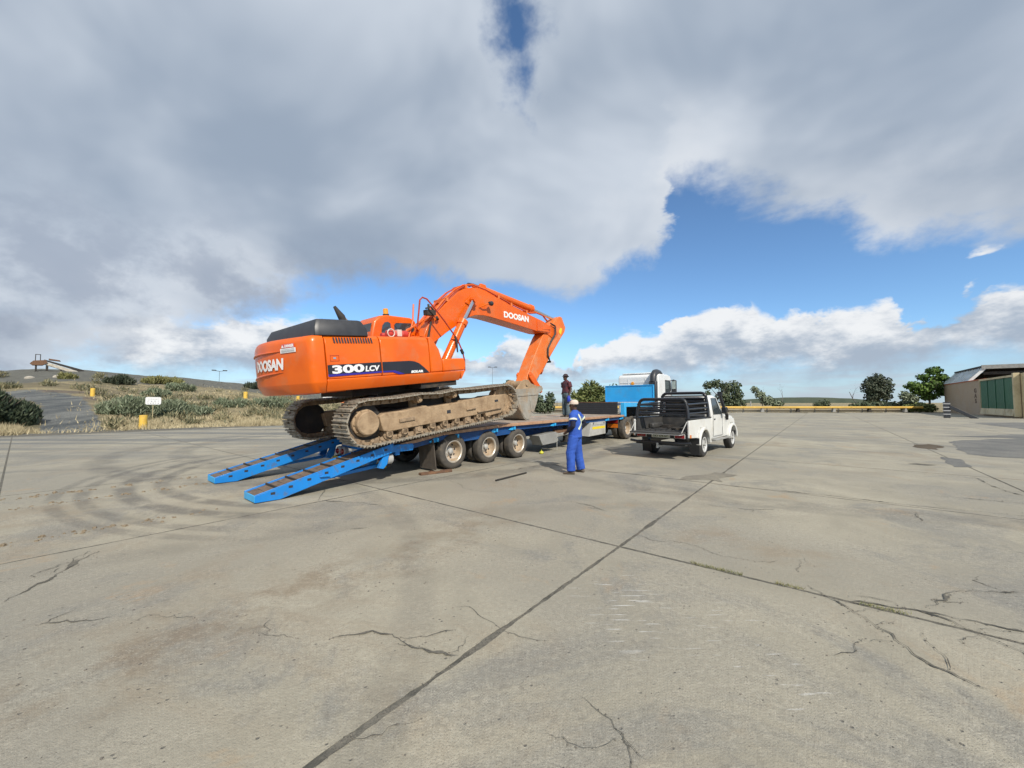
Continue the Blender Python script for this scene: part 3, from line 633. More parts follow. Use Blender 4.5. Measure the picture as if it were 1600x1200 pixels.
dt.add([cw_pt(-.765, 2.158, .012), cw_pt(-.84, 2.158, .012), cw_pt(-.802, 2.215, .012)], [(0, 1, 2)]); dt.build('danger_triangle', M_WHITE, CW, smooth=0)
lt = MB()
for z in (2.074, 2.088, 2.102, 2.122): cw_sheet(lt, -.75, -1.11, z, z+.005, .0085)
lt.build('label_print', pm('print_grey', (.25, .25, .26), (.2, .2, .22), 3, .6), CW, smooth=0)
# main frame skirt with chamfered lower edge, right and left
SK = MB()
for s_ in (-1, 1):
    pf = [(s_*0.5, 1.30), (s_*1.40, 1.26), (s_*1.497, 1.44), (s_*1.497, 1.50), (s_*.5, 1.50)]
    SK.prism(pf, -2.84, 0.56 if s_ < 0 else 1.15, ax='x')
SK.box(-2.84, .9, -.5, .5, 1.22, 1.5); skirt = SK.build('frame_skirt', M_OR, EX, bev=.012)
ns_ = MB(); ns_.prism([(.565, 1.29), (.72, 1.50), (.565, 1.50)], -1.49, -.62); ns_.build('skirt_nose', M_OR, skirt)
un = MB(); un.box(-2.0, .35, -.75, .75, 1.10, 1.25); un.box(-.6, .5, -1.35, -.55, 1.14, 1.27); un.build('belly_plate', M_DARK, EX)
# side doors (right): rear, middle and front panels with gaps between
def panel(name, x0, x1, slant=0.0):
    mb = MB(); pf = [(-1.495, 1.505), (-1.503, 1.75), (-1.50, 2.15), (-1.475, 2.28), (-1.40, 2.345), (-.55, 2.345), (-.55, 1.505)]
    n_ = len(pf); vs = [(x0+0.012, y, z) for y, z in pf]+[(x1-slant*max(0, z-1.84)/.5-0.012, y, z) for y, z in pf]
    mb.add(vs, [tuple(range(n_)), tuple(range(2*n_-1, n_-1, -1))]+[(i, n_+i, n_+(i+1) % n_, (i+1) % n_) for i in range(n_)])
    return mb.build(name, M_OR, EX, bev=.014)
p1 = panel('side_door', -2.84, -1.68); p2 = panel('side_door', -1.68, -.40)
fp = MB(); pf = [(-.388, 1.505), (-.025, 1.505), (-.025, 1.80), (-.10, 2.05), (-.26, 2.28), (-.34, 2.345), (-.388, 2.345)]; fp.prism(pf, -1.50, -.55); p3 = fp.build('front_panel', M_OR, EX, bev=.03, seg=3)
tb = MB(); tb.prism([(-.012, 1.505), (.70, 1.505), (.745, 1.60), (.745, 1.72), (.70, 1.815), (-.012, 1.815)], -1.498, -.62); tool = tb.build('tool_box', M_OR, EX, bev=.035, seg=3)
for i in range(15):
    v_ = MB(); x = -2.665+.056*i; v_.add([(x, -1.5085, 2.19), (x+.032, -1.5085, 2.19), (x+.020, -1.486, 2.30), (x-.012, -1.486, 2.30)], [(0, 1, 2, 3)]); v_.build('vent_slot', M_BLK, p1, smooth=0)
la = MB(); la.box(-2.70, -2.645, -1.509, -1.50, 1.88, 1.915); la.build('latch', M_CHROME, p1, bev=.004)
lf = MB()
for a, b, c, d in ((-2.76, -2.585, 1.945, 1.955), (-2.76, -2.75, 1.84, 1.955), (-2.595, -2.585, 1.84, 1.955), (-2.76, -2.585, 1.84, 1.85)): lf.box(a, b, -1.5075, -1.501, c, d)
lf.build('latch_shade_lines', pm('latch_shade_orange', (.5, .07, .01), None, 3, .5), p1)  # darker orange lines paint in the shadowed gap round the latch
# dark band with blue line, across two doors
def side_sheet(name, poly, mt, parent, y=-1.5085):
    mb = MB(); n_ = len(poly); mb.add([(a, y, c) for a, c in poly], [tuple(range(n_))]); return mb.build(name, mt, parent, smooth=0)
side_sheet('stripe', [(-2.825, 1.575), (-1.695, 1.585), (-1.695, 1.79), (-2.825, 1.77)], M_BAND, p1)
side_sheet('stripe', [(-1.665, 1.585), (-1.42, 1.58), (-1.27, 1.515), (-.45, 1.508), (-.60, 1.64), (-.72, 1.73), (-.85, 1.78), (-.97, 1.795), (-1.665, 1.79)], M_BAND, p2)
side_sheet('blue_stripe', [(-2.825, 1.548), (-1.695, 1.570), (-1.695, 1.60), (-2.825, 1.59)], M_BLUEL, p1, -1.5105)
side_sheet('blue_stripe', [(-1.665, 1.570), (-1.43, 1.565), (-1.28, 1.51), (-1.13, 1.51), (-1.25, 1.555), (-1.38, 1.60), (-1.665, 1.60)], M_BLUEL, p2, -1.5105)
text('model_lettering', '300', 0.145, M_WHITE, p1, basis((-2.42, -1.5105, 1.612), (1, 0, .012), (0, 0, 1)), bold=0.009, width=0.66, ext=.001)
text('model_lettering', 'LCV', 0.105, M_WHITE, p1, basis((-1.915, -1.5105, 1.618), (1, 0, .012), (0, 0, 1)), bold=0.006, width=0.33, shear=.15, ext=.001)
text('series_lettering', 'SOLAR', 0.045, M_WHITE, p2, basis((-.80, -1.5105, 1.525), (1, 0, 0), (0, 0, 1)), bold=0.006, width=0.34, shear=.2, ext=.001)
# left side body and deck
lb = MB(); lb.box(-2.84, -.9, .5, 1.49, 1.505, 2.33); lb.box(-2.84, -.4, -.55, .5, 1.505, 2.25); lb.build('engine_housing', M_OR, EX, bev=.02)
# black engine hood
hd_ = MB()
def hood_ring(z, i): return [(-2.98+i*.9, -1.43+i, z), (-2.90+i*.9, -1.47+i, z), (-1.93-i, -1.47+i, z), (-1.90-i, -1.43+i, z), (-1.90-i, 1.02-i, z), (-2.90+i, 1.02-i, z), (-3.02+i, .93-i, z)]
hd_.loft([hood_ring(2.335, .0), hood_ring(2.495, .008), hood_ring(2.65, .085), hood_ring(2.668, .125)]); hd_.build('engine_hood', M_BLK, EX, bev=.015, seg=2)
exh = MB(); P = [(-1.93, -.55, 2.55), (-1.93, -.55, 2.72), (-1.98, -.55, 2.86), (-2.12, -.55, 3.08)]
exh.tube(P, [.075, .075, .078, .03], 16, cap=False); exo = exh.build('exhaust_pipe', M_DARK, EX); exo.modifiers.new('sol', 'SOLIDIFY').thickness = .006
# the slant-cut mouth of the stack, coloured lighter than the pipe
em = MB(); em.tube([(-1.885, -.56, 2.74), (-2.105, -.56, 3.06)], [.062, .022], 10); em.build('exhaust_mouth', pm('pale_mouth', (.25, .2, .17), None, 5, .7), exo)
# cab -----------------------------------------------------------------
cabp = [(-1.02, 1.55), (-1.02, 2.90), (-.30, 3.16), (.30, 3.17), (.68, 3.12), (.80, 2.6), (.95, 1.9), (.9, 1.55)]
# cab side profile: back wall upright, roof, raked front
cb_ = MB(); prof = [(-.80, 1.5), (-.72, 2.6), (-.60, 2.98), (-.42, 3.12), (-.2, 3.15), (.55, 3.11), (.70, 3.02), (.98, 2.3), (1.05, 1.5)]
cb_.prism(prof, .42, 1.42); CAB = cb_.build('cab', M_OR, EX, bev=.05, seg=3)
def cabsheet(name, pts, mt, y=.412): return side_sheet(name, pts, mt, CAB, y)
cabsheet('rear_quarter_window', [(-.42, 2.30), (-.42, 2.72), (-.38, 2.86), (-.30, 2.945), (-.2, 2.96), (-.13, 2.92), (-.12, 2.30)], M_GLASS)
cabsheet('right_window', [(-.02, 2.30), (-.02, 2.88), (.04, 2.94), (.52, 2.95), (.60, 2.90), (.80, 2.36), (.80, 2.30)], M_GLASS)
bw = MB(); bw.add([(-.752, .52, 2.45), (-.752, 1.32, 2.45), (-.63, 1.32, 2.93), (-.63, .52, 2.93)], [(0, 1, 2, 3)]); bw.build('back_window', M_GLASS, CAB, smooth=0)
bq = MB(); bq.add([(-.758, .60, 2.45), (-.758, .86, 2.45), (-.70, .84, 2.68), (-.70, .62, 2.68)], [(0, 1, 2, 3)]); bq.build('seat_back', M_PGLASS, CAB, smooth=0)
be = MB(); be.cyl((-.16, .55, 3.13), (-.16, .55, 3.185), .085, n=18); bo = be.build('beacon_base', M_DARK, CAB)
be = MB(); be.lathe([(.07, 0), (.072, .09), (.062, .15), (0, .165)], 18, Matrix.Translation((-.16, .55, 3.185)) @ Matrix.Rotation(R(90), 4, 'X')); be.build('beacon_lens', M_AMB, bo)
# red reel and hose set beside the cab
rd = MB(); rd.cyl((-1.15, -.95, 2.46), (-.60, -.95, 2.46), .085, n=16); rd.cyl((-1.15, -.72, 2.44), (-.60, -.72, 2.44), .07, n=14); rdo = rd.build('red_cylinder', M_RED, EX, bev=.012)
rd = MB(); rd.tube([(-1.10+.09*math.cos(a*.5236), -1.06, 2.47+.09*math.sin(a*.5236)) for a in range(12)], .014, 6, closed=True); rd.box(-.92, -.80, -1.045, -.86, 2.40, 2.555); rd.build('clamp_ring', pm('pale_clamp', (.62, .55, .5), None, 4, .5), rdo)
# hand rail and hoses at the boom foot
hr = MB()
for y in (-.50, -.42):
    hr.tube([(-.55, y, 2.40), (-.35, y, 2.55), (.05, y, 2.78), (.35, y, 2.95)], .018, 6)
hr.tube([(-.30, -.55, 2.35), (-.10, -.55, 2.85), (0.0, -.5, 3.30)], .022, 6); hr.box(-.25, .2, -.62, -.40, 2.34, 2.46); hr.box(.02, .16, -.62, -.45, 2.40, 2.62); hr.tube([(-.5, -.62, 2.38), (-.35, -.62, 2.62), (-.1, -.62, 2.72), (.1, -.6, 2.55)], .02, 6); hr.box(-.35, .25, -.40, -.28, 2.36, 2.60)
hr.build('hose_manifold', M_OR, EX)

# boom ---------------------------------------------------------------
boomp = [(.22, 1.70), (.40, 2.50), (.53, 2.74), (.86, 3.12), (1.36, 3.52), (1.77, 3.82), (2.09, 3.98), (2.40, 4.04), (2.68, 4.05), (3.02, 3.97), (3.62, 3.80), (4.26, 3.61), (5.4, 3.33), (5.99, 3.19), (6.30, 3.09), (6.52, 2.98), (6.50, 2.80), (6.32, 2.72), (5.86, 2.745), (4.19, 3.01), (3.08, 3.18), (2.79, 3.205), (2.44, 3.19), (2.19, 3.12), (1.27, 2.65), (.75, 2.34), (.50, 1.70), (.36, 1.62)]
bo_ = MB(); bo_.prism(boomp, -.30, .30); BOOM = bo_.build('boom', M_OR, EX, bev=.012)
pl = MB()       # reinforcement plates on the near side
pl.prism([(2.02, 3.55), (2.30, 3.80), (2.48, 3.75), (2.50, 3.50), (2.30, 3.42)], -.335, -.30); pl.cyl((2.29, -.38, 3.63), (2.29, -.30, 3.63), .09, n=16); pl.build('boom_plate', M_OR, BOOM, bev=.006); pl = MB()
pl.prism([(5.62, 2.80), (5.66, 3.20), (6.25, 3.08), (6.45, 2.92), (6.30, 2.76)], -.325, -.30); pl.box(5.95, 6.5, -.335, -.30, 2.86, 2.90)
pl.build('boom_plate', M_OR, BOOM, bev=.006)
for yy, zz, rr_ in ((-.26, .035, .020), (-.20, .075, .022), (-.12, .055, .022), (.14, .05, .022), (.24, .04, .02)):
    pp = MB(); line = [(.62, 2.86), (1.36, 3.56), (1.77, 3.86), (2.09, 4.02), (2.50, 4.09), (3.02, 4.01), (3.62, 3.84), (4.26, 3.65), (5.3, 3.39)]
    path = [(a, yy, c+zz) for a, c in line]
    if yy < -.15: path += [(5.65, yy-.05, 3.42+zz), (6.05, yy-.08, 3.33+zz), (6.35, yy-.06, 3.12+zz)]
    pp.tube(path, rr_, 6); pp.build('hydraulic_pipe', M_HOSER if yy in (-.26, .14) else M_OR, BOOM)
cl_ = MB()
for a, c in ((1.36, 3.53), (2.15, 4.0), (3.62, 3.81), (4.26, 3.62), (5.1, 3.42)): cl_.box(a-.04, a+.04, -.29, .29, c, c+.11)
cl_.build('pipe_clamp', M_ORD, BOOM)
hs = MB(); hs.tube([(2.35, .0, 4.12), (2.55, .02, 4.24), (2.8, .05, 4.25), (3.1, .08, 4.17), (3.35, .08, 4.05)], .03, 8); hs.tube([(2.45, -.1, 4.12), (2.65, -.1, 4.20), (2.95, -.08, 4.17), (3.3, -.05, 4.05)], .028, 8); hs.build('hose', M_HOSE, BOOM)
lm = MB(); lm.lathe([(0, 0), (.05, .0), (.075, .10), (.078, .14), (0, .15)], 14, Matrix.Translation((2.90, -.50, 3.57)) @ Matrix.Rotation(R(-78), 4, 'Z')); lmo = lm.build('work_lamp', M_BLK, BOOM); lb2 = MB(); lb2.tube([(2.62, -.30, 3.44), (2.74, -.42, 3.50), (2.92, -.46, 3.56)], .022, 6); lb2.build('lamp_bracket', M_OR, lmo)
text('brand_lettering', 'DOOSAN', 0.19, M_WHITE, BOOM, basis((4.46, -.306, 3.155), (1.39, 0, -.115), (0, 0, 1)), bold=0.013, width=1.36, ext=.002)
# cylinders
def cylinder(name, p0, pm_, p1, r, rr, mt=M_OR, parent=EX, eye=.09, w_=.16):
    b = MB(); b.tube([p0, pm_], r, 20); d = (Vector(pm_)-Vector(p0)).normalized(); q = Vector(pm_)
    b.tube([q-d*.16, q-d*.15, q+d*.0, q+d*.015], [r, r*1.22, r*1.22, r*1.0], 20)
    b.cyl((p0[0], p0[1]-w_/2, p0[2]), (p0[0], p0[1]+w_/2, p0[2]), eye, n=16); ob = b.build(name, mt, parent)
    c = MB(); c.tube([pm_, p1], rr, 18); ro = c.build('rod', M_CHROME, ob)
    e = MB(); e.cyl((p1[0], p1[1]-w_/2, p1[2]), (p1[0], p1[1]+w_/2, p1[2]), eye, n=16); e.build('rod_eye', mt, ob); return ob
for y in (-.52, .52):
    bc = cylinder('boom_cylinder', (.78, y, 1.62), (1.70, y, 2.95), (2.29, y*.8, 3.63), .125, .055, w_=.2)
    pp = MB(); pp.tube([(.86, y-.13, 1.85), (1.55, y-.14, 2.86), (1.60, y-.05, 2.95)], .02, 6); pp.build('feed_pipe', M_OR, bc)
cylinder('arm_cylinder', (3.0, 0, 4.13), (5.78, 0, 3.66), (7.42, 0, 3.30), .125, .06, w_=.3)
ab = MB(); ab.prism([(2.75, 3.98), (3.25, 3.88), (3.12, 4.22), (2.9, 4.25)], -.2, -.12); ab.prism([(2.75, 3.98), (3.25, 3.88), (3.12, 4.22), (2.9, 4.25)], .12, .2); ab.build('cylinder_bracket', M_OR, BOOM, bev=.01)
# arm
armp = [(6.05, 2.62), (6.45, 2.98), (6.75, 3.08), (7.10, 3.33), (7.35, 3.43), (7.50, 3.40), (7.62, 3.17), (7.72, 2.99), (7.62, 2.80), (7.28, 2.52), (6.56, 1.90), (5.88, 1.30), (5.40, .93), (5.02, .70), (4.82, .62), (4.66, .68), (4.62, .82), (4.80, .98), (5.27, 1.66), (5.94, 2.49)]
ar = MB(); ar.prism(armp, -.24, .24); ARM = ar.build('arm', M_ORD, EX, bev=.015)
ae = MB(); ae.prism([(6.30, 2.72), (6.55, 3.02), (6.9, 2.98), (7.1, 2.7), (6.75, 2.5)], -.262, -.24); ae.build('arm_plate', M_OR, ARM, bev=.006)
dc = MB(); dc.prism([(7.20, 2.80), (7.30, 2.96), (7.44, 2.95), (7.36, 2.74), (7.26, 2.70)], -.247, -.2405); dc.build('warning_decal', M_YEL, ARM)
cylinder('bucket_cylinder', (7.38, 0, 2.62), (5.98, 0, 1.24), (5.56, 0, .70), .105, .05, w_=.28)
hs = MB(); hs.tube([(6.55, -.30, 3.12), (6.80, -.34, 3.02), (6.78, -.34, 2.72), (6.52, -.33, 2.50), (6.24, -.31, 2.16), (6.22, -.29, 1.86), (6.40, -.24, 1.66), (6.56, -.16, 1.64)], .024, 8); hs.tube([(6.60, -.28, 3.10), (6.86, -.32, 2.98), (6.84, -.32, 2.70), (6.58, -.31, 2.46), (6.30, -.29, 2.14), (6.28, -.27, 1.88), (6.44, -.22, 1.70)], .022, 8); hs.build('hose', M_HOSE, ARM)
bk = MB(); bk.box(6.40, 6.60, -.17, .17, 1.58, 1.66, Matrix.Translation((0, 0, 0))); bk.build('clamp_strap', M_DARK, ARM)
lk = MB()
for y in (-.30, .27): lk.prism([(4.94, 1.22), (5.02, 1.30), (5.12, 1.24), (5.66, .62), (5.66, .50), (5.54, .46), (5.44, .54), (4.94, 1.10)], y-.025, y+.025)
lk.cyl((5.56, -.34, .56), (5.56, .34, .56), .065, n=14); lk.cyl((5.02, -.33, 1.20), (5.02, .33, 1.20), .05, n=12); lk.build('bucket_link', M_OR, EX, bev=.008)
# bucket, curled and set down on the deck
B0 = -.52; B1 = .52
sidep = [(3.80, .76), (3.84, .41), (3.98, .06), (4.22, -.30), (4.34, -.37), (4.50, -.36), (4.76, -.17), (4.99, .15), (5.15, .49), (5.40, .60), (5.36, .70), (5.05, .69)]
bk = MB(); bk.prism(sidep, B0, B0+.03); bk.prism(sidep, B1-.03, B1)
inner = [(5.36, .70), (5.05, .69), (3.80, .76), (3.84, .41), (3.98, .06), (4.22, -.30), (4.34, -.37)]
off = [(5.36, .665), (5.05, .655), (3.835, .725), (3.875, .415), (4.015, .075), (4.25, -.28), (4.345, -.335)]
for (a, b), (c, d) in zip(zip(inner, off), zip(inner[1:], off[1:])):
    vs = [(p[0], y, p[1]) for y in (B0+.03, B1-.03) for p in (a, b, d, c)]
    bk.add(vs, [(0, 1, 2, 3), (4, 7, 6, 5), (0, 4, 5, 1), (1, 5, 6, 2), (2, 6, 7, 3), (3, 7, 4, 0)])
BUCK = bk.build('bucket', M_BUCK, EX, smooth=40)
for pp_ in ([(4.02, .02), (4.24, -.28), (4.36, -.345), (4.48, -.33), (4.55, -.10), (4.40, .28), (4.2, .36), (3.95, .36)], [(3.81, .50), (5.12, .44), (5.15, .52), (3.80, .58)], [(4.60, .42), (4.92, .26), (4.98, .18), (4.74, -.16), (4.62, -.10)]):
    wp = MB(); wp.prism(pp_, B0-.020, B0); wp.build('wear_plate', M_BUCK, BUCK, bev=.010)
for q in range(5):
    y = B0+.08+q*.22; th_ = MB(); th_.prism([(4.26, -.34), (4.40, -.40), (4.72, -.42), (4.74, -.395), (4.50, -.33)], y-.045, y+.045); th_.build('tooth', M_BUCK, BUCK, bev=.006)
for y in (-.36, .32):
    ea = MB(); ea.prism([(4.02, .70), (4.42, .98), (4.58, 1.04), (4.80, 1.02), (4.95, .88), (5.35, .74), (5.58, .74), (5.66, .62), (5.55, .50), (5.2, .60)], y, y+.04); ea.build('bucket_ear', M_MUD, BUCK, bev=.008)
ea = MB(); ea.cyl((4.68, -.40, .86), (4.68, .40, .86), .06, n=14); ea.cyl((4.68, -.30, .86), (4.68, .30, .86), .135, n=18); ea.build('bucket_pin', M_MUD, BUCK, bev=.006)
# the slack hose loop by the boom foot
hl = MB(); hl.tube([(.00, -.55, 2.60), (.05, -.62, 3.05), (.10, -.65, 3.40), (.18, -.66, 3.47), (.32, -.66, 3.44), (.55, -.66, 3.22), (.85, -.68, 2.88), (1.15, -.70, 2.50), (1.24, -.70, 2.40), (1.40, -.70, 2.06), (1.46, -.70, 1.80), (1.44, -.70, 1.50), (1.30, -.70, 1.42), (.74, -.70, 1.45)], .022, 8); hl.build('slack_hose', M_HOSER, EX)
hl = MB(); hl.tube([(1.16, -.705, 2.47), (1.20, -.71, 2.30), (1.21, -.71, 2.02)], [.03, .028, .02], 8); hl.cyl((1.36, -.70, 2.10), (1.42, -.70, 1.98), .045, n=10); hl.build('hose_sleeve', M_HOSE, EX)
vl = MB(); vl.box(.42, .72, -.50, -.34, 3.06, 3.20); vl.cyl((.55, -.42, 3.18), (.55, -.42, 3.36), .03, n=8); vl.tube([(.45, -.42, 3.24), (.62, -.42, 3.30), (.78, -.40, 3.16)], .025, 6); vl.cyl((.80, -.42, 3.02), (.90, -.34, 2.98), .04, n=8); vl.build('hose_valve', M_DARK, EX)
hh = MB(); hh.tube([(.66, -.33, 2.90), (.58, -.36, 2.72), (.50, -.38, 2.50), (.46, -.40, 2.30)], [.03, .03, .035, .035], 8); hh.build('drain_hose', M_DARK, EX)
# ------------------------------------------------------------------ trailer (local x forward, y left; near side y = -1.3)
M_BLUE = pm('trailer_blue', (0.008, 0.225, 0.66), (0.008, 0.19, 0.57), 1.6, 0.42, dirt=(0.10, 0.11, 0.13), damt=0.6, dsc=5.0, dlo=.54, dhi=.70, coat=0.1)
M_LBLUE = pm('light_blue', (0.035, 0.40, 0.78), (0.03, 0.36, 0.72), 1.6, 0.42, dirt=(0.15, 0.22, 0.3), damt=0.3, dsc=2.0)
M_BLUE_SHADE = pm('shaded_rail_blue', (0.008, 0.070, 0.24), (0.007, 0.05, 0.17), 2.0, 0.5, dirt=(0.06, 0.07, 0.08), damt=0.6, dsc=3.0)  # trailer blue with the shade below the deck edge darkened into its colour
M_PLANK = pm('deck_timber', (0.36, 0.30, 0.245), (0.25, 0.205, 0.165), 3.0, 0.85, bump=0.5, bsc=25, dirt=(0.20, 0.14, 0.10), damt=0.6, dsc=2.2)
M_PLANKE = pm('edge_timber', (0.44, 0.27, 0.165), (0.33, 0.19, 0.115), 4.0, 0.8, bump=0.5, bsc=30)
M_TREAD = pm('ramp_timber', (0.17, 0.125, 0.092), (0.09, 0.07, 0.058), 5.0, 0.85, bump=0.7, bsc=22, dirt=(0.32, 0.22, 0.15), damt=0.6, dsc=5)
M_RUST = pm('rusty_steel', (0.20, 0.105, 0.055), (0.12, 0.065, 0.04), 9.0, 0.85, bump=0.4, bsc=50)
M_TYRE = pm('tyre_rubber', (0.062, 0.056, 0.05), (0.085, 0.075, 0.062), 5.0, 0.85, bump=0.2, bsc=60, dirt=(0.19, 0.155, 0.11), damt=0.55, dsc=4.5)
M_RIM = pm('dusty_rim', (0.46, 0.36, 0.245), (0.34, 0.25, 0.165), 5.0, 0.7, dirt=(0.56, 0.52, 0.46), damt=0.6, dsc=4)
M_RIMS = pm('rim_edge', (0.60, 0.56, 0.49), (0.50, 0.43, 0.34), 6.0, 0.45, metal=0.5)
M_FLAP = pm('mud_flap', (0.095, 0.078, 0.062), (0.07, 0.058, 0.048), 3.0, 0.85, dirt=(0.17, 0.13, 0.09), damt=0.5)
M_GREY = pm('grey_sheet', (0.30, 0.30, 0.285), (0.24, 0.24, 0.23), 2.5, 0.6, dirt=(0.16, 0.13, 0.10), damt=0.4)
M_LGREY = pm('pale_sheet', (0.46, 0.46, 0.44), (0.38, 0.38, 0.36), 2.5, 0.55, dirt=(0.22, 0.19, 0.15), damt=0.4)
M_REDL = pm('red_lens', (0.30, 0.015, 0.012), (0.24, 0.012, 0.01), 5, 0.2, coat=0.5)
M_ORL = pm('orange_lens', (0.72, 0.20, 0.015), (0.62, 0.15, 0.01), 5, 0.2, coat=0.5)

TL = tag(empty('low_loader_trailer', TW(0, -1.3, 0), (0, 0, YAW)), 'blue low loader trailer with lowered ramps and timber deck under the excavator', 'trailer')
DECK = [(-1.62, .775), (-.38, .955), (2.0, 1.06), (10.22, 1.14)]
def slab_along(x0, z0, x1, z1, th, y0, y1, mb):
    mb.add([(x, y, z+d) for (x, z) in ((x0, z0), (x1, z1)) for y in (y0, y1) for d in (-th, 0)], [(0, 1, 3, 2), (4, 6, 7, 5), (0, 4, 5, 1), (2, 3, 7, 6), (0, 2, 6, 4), (1, 5, 7, 3)])
for (x0, z0), (x1, z1) in zip(DECK, DECK[1:]):
    nb = 10; wv = 2.6/nb
    for k in range(nb):
        mb = MB(); edge = k == 0; dz = random.uniform(-.004, .004)
        slab_along(x0+.01, z0+dz, x1-.01, z1+dz, .075, -1.3+wv*k+.006, -1.3+wv*(k+1)-.006, mb)
        mb.build('deck_plank', M_PLANKE if k in (0, 9) else M_PLANK, TL, bev=.006)
for y0, y1 in ((-1.20, -1.10), (1.10, 1.20)):
    for (x0, z0), (x1, z1) in zip(DECK, DECK[1:]):
        mb = MB(); slab_along(x0, z0-.078, x1, z1-.078, .13, y0, y1, mb); mb.build('side_rail', M_BLUE_SHADE, TL, bev=.008)
for y in (-.45, .45):
    mb = MB(); mb.prism([(-1.5, .66), (-1.5, .60), (-.6, .56), (2.2, .50), (9.9, .62), (10.2, .80), (10.2, 1.06), (2.0, .98), (-.38, .875)], y-.06, y+.06); mb.build('main_beam', M_BLUE_SHADE, TL)
for k in range(14):
    x = -1.2+.85*k; z = interp(x, DECK)-.10; mb = MB(); mb.box(x-.05, x+.05, -1.15, 1.15, z-.14, z); mb.build('cross_member', M_BLUE_SHADE, TL)
# light blue lashing brackets on the rail
for y in (-1.20, 1.20):
    s_ = -1 if y < 0 else 1
    for x in (-1.45, -.95, .05, 1.55, 2.35, 4.55, 6.4, 8.6, 10.0):
        if x == -.95: x = -.62
        z = interp(x, DECK)-.085; mb = MB()
        mb.prism([(x-.16, z-.10), (x+.02, z), (x+.12, z), (x+.12, z-.10), (x+.02, z-.12)], y+s_*.005, y+s_*.035); mb.box(x+.04, x+.10, y, y+s_*.095, z-.10, z-.01); mb.build('lashing_bracket', M_LBLUE, TL, bev=.006)
for x, w_ in ((.62, .55), (1.95, .42)):
    z = interp(x, DECK)-.205; mb = MB(); mb.prism([(x-w_, z), (x+w_, z+.035), (x+w_-.12, z-.10), (x-w_+.1, z-.125)], -1.205, -1.14); mb.build('rail_gusset', M_BLUE_SHADE, TL)
# wheels ----------------------------------------------------------------
def wheel_meshes(rt, wt, rr, dish, name='wheel'):
    t = MB(); h = wt/2
    t.lathe([(rr*.98, -h*.82), (rr+.02, -h*.95), (rr+(rt-rr)*.5, -h), (rt-.035, -h*.93), (rt-.006, -h*.72), (rt, -h*.55), (rt, h*.55), (rt-.006, h*.72), (rt-.035, h*.93), (rr+(rt-rr)*.5, h), (rr+.02, h*.95), (rr*.98, h*.82)], 40)
    tm = t.mesh('wheel', 40)
    r = MB(); r.lathe([(rr+.01, -h*.95), (rr+.012, -h*.78), (rr*.93, -h*.70), (rr*.90, -h*.3), (rr*.86, -h*.1+dish*.4), (rr*.80, dish*.6), (rr*.60, dish*.85), (rr*.42, dish), (rr*.40, dish-.02), (0, dish-.02)], 40)
    rm = r.mesh('rim', 30); return tm, rm
# outer faces towards -y on the near side
TYM, RMM = wheel_meshes(.445, .27, .265, .085)
hm_ = MB(); hm_.lathe([(.030, 0), (.030, -.004), (0, -.004)], 10); HOLE = hm_.mesh('rim_hole')
def make_wheel(parent, x, y, z, side, tm=TYM, rm=RMM, outer=True, mt=M_TYRE, mr=M_RIM, rr=.265, holes=8, hubr=.075, dish=.085, fl=None):
    o = put('wheel', tm, mt, parent, (x, y, z), (0, random.uniform(0, 6), 0) if side < 0 else (0, random.uniform(0, 6), math.pi))
    if outer:
        put('rim', rm, mr, o)
        e = MB(); e.lathe([(rr+.02, -.118), (rr+.025, -.128), (rr+.002, -.13), (rr-.018, -.112), (rr-.02, -.06)], 40); e.build('rim_flange', fl or M_RIMS, o)
        h = MB(); h.lathe([(hubr+.03, dish), (hubr+.03, dish-.02), (hubr, dish-.03), (hubr*.9, dish-.10), (hubr*.5, dish-.115), (0, dish-.115)], 16)
        for k in range(10): a = k*.6283; h.cyl((.125*math.cos(a), dish, .125*math.sin(a)), (.125*math.cos(a), dish-.035, .125*math.sin(a)), .014, n=6)
        h.build('hub', M_LGREY, o)
        if holes:
            for k in range(holes):
                a = k*6.2832/holes; put('rim_hole', HOLE, M_BLK, o, (.185*math.cos(a), dish-.026, .185*math.sin(a)))
    return o
for x in (0.0, 1.31, 2.62):
    for s_ in (-1, 1):
        make_wheel(TL, x, s_*1.14, .445, s_); make_wheel(TL, x, s_*.83, .445, s_, outer=False)
    mb = MB(); mb.cyl((x, -1.0, .445), (x, 1.0, .445), .07, n=12); mb.box(x-.5, x+.5, .40, .50, .56, .62); mb.box(x-.5, x+.5, -.50, -.40, .56, .62); mb.build('axle', M_DARK, TL)
# mud flaps
for y in (-.98, .98):
    mb = MB(); mb.prism([(-.70, .80), (-.68, .80), (-.62, .40), (-.58, .06), (-.60, .05), (-.65, .40)], y-.31, y+.31); mb.build('mud_flap', M_FLAP, TL)
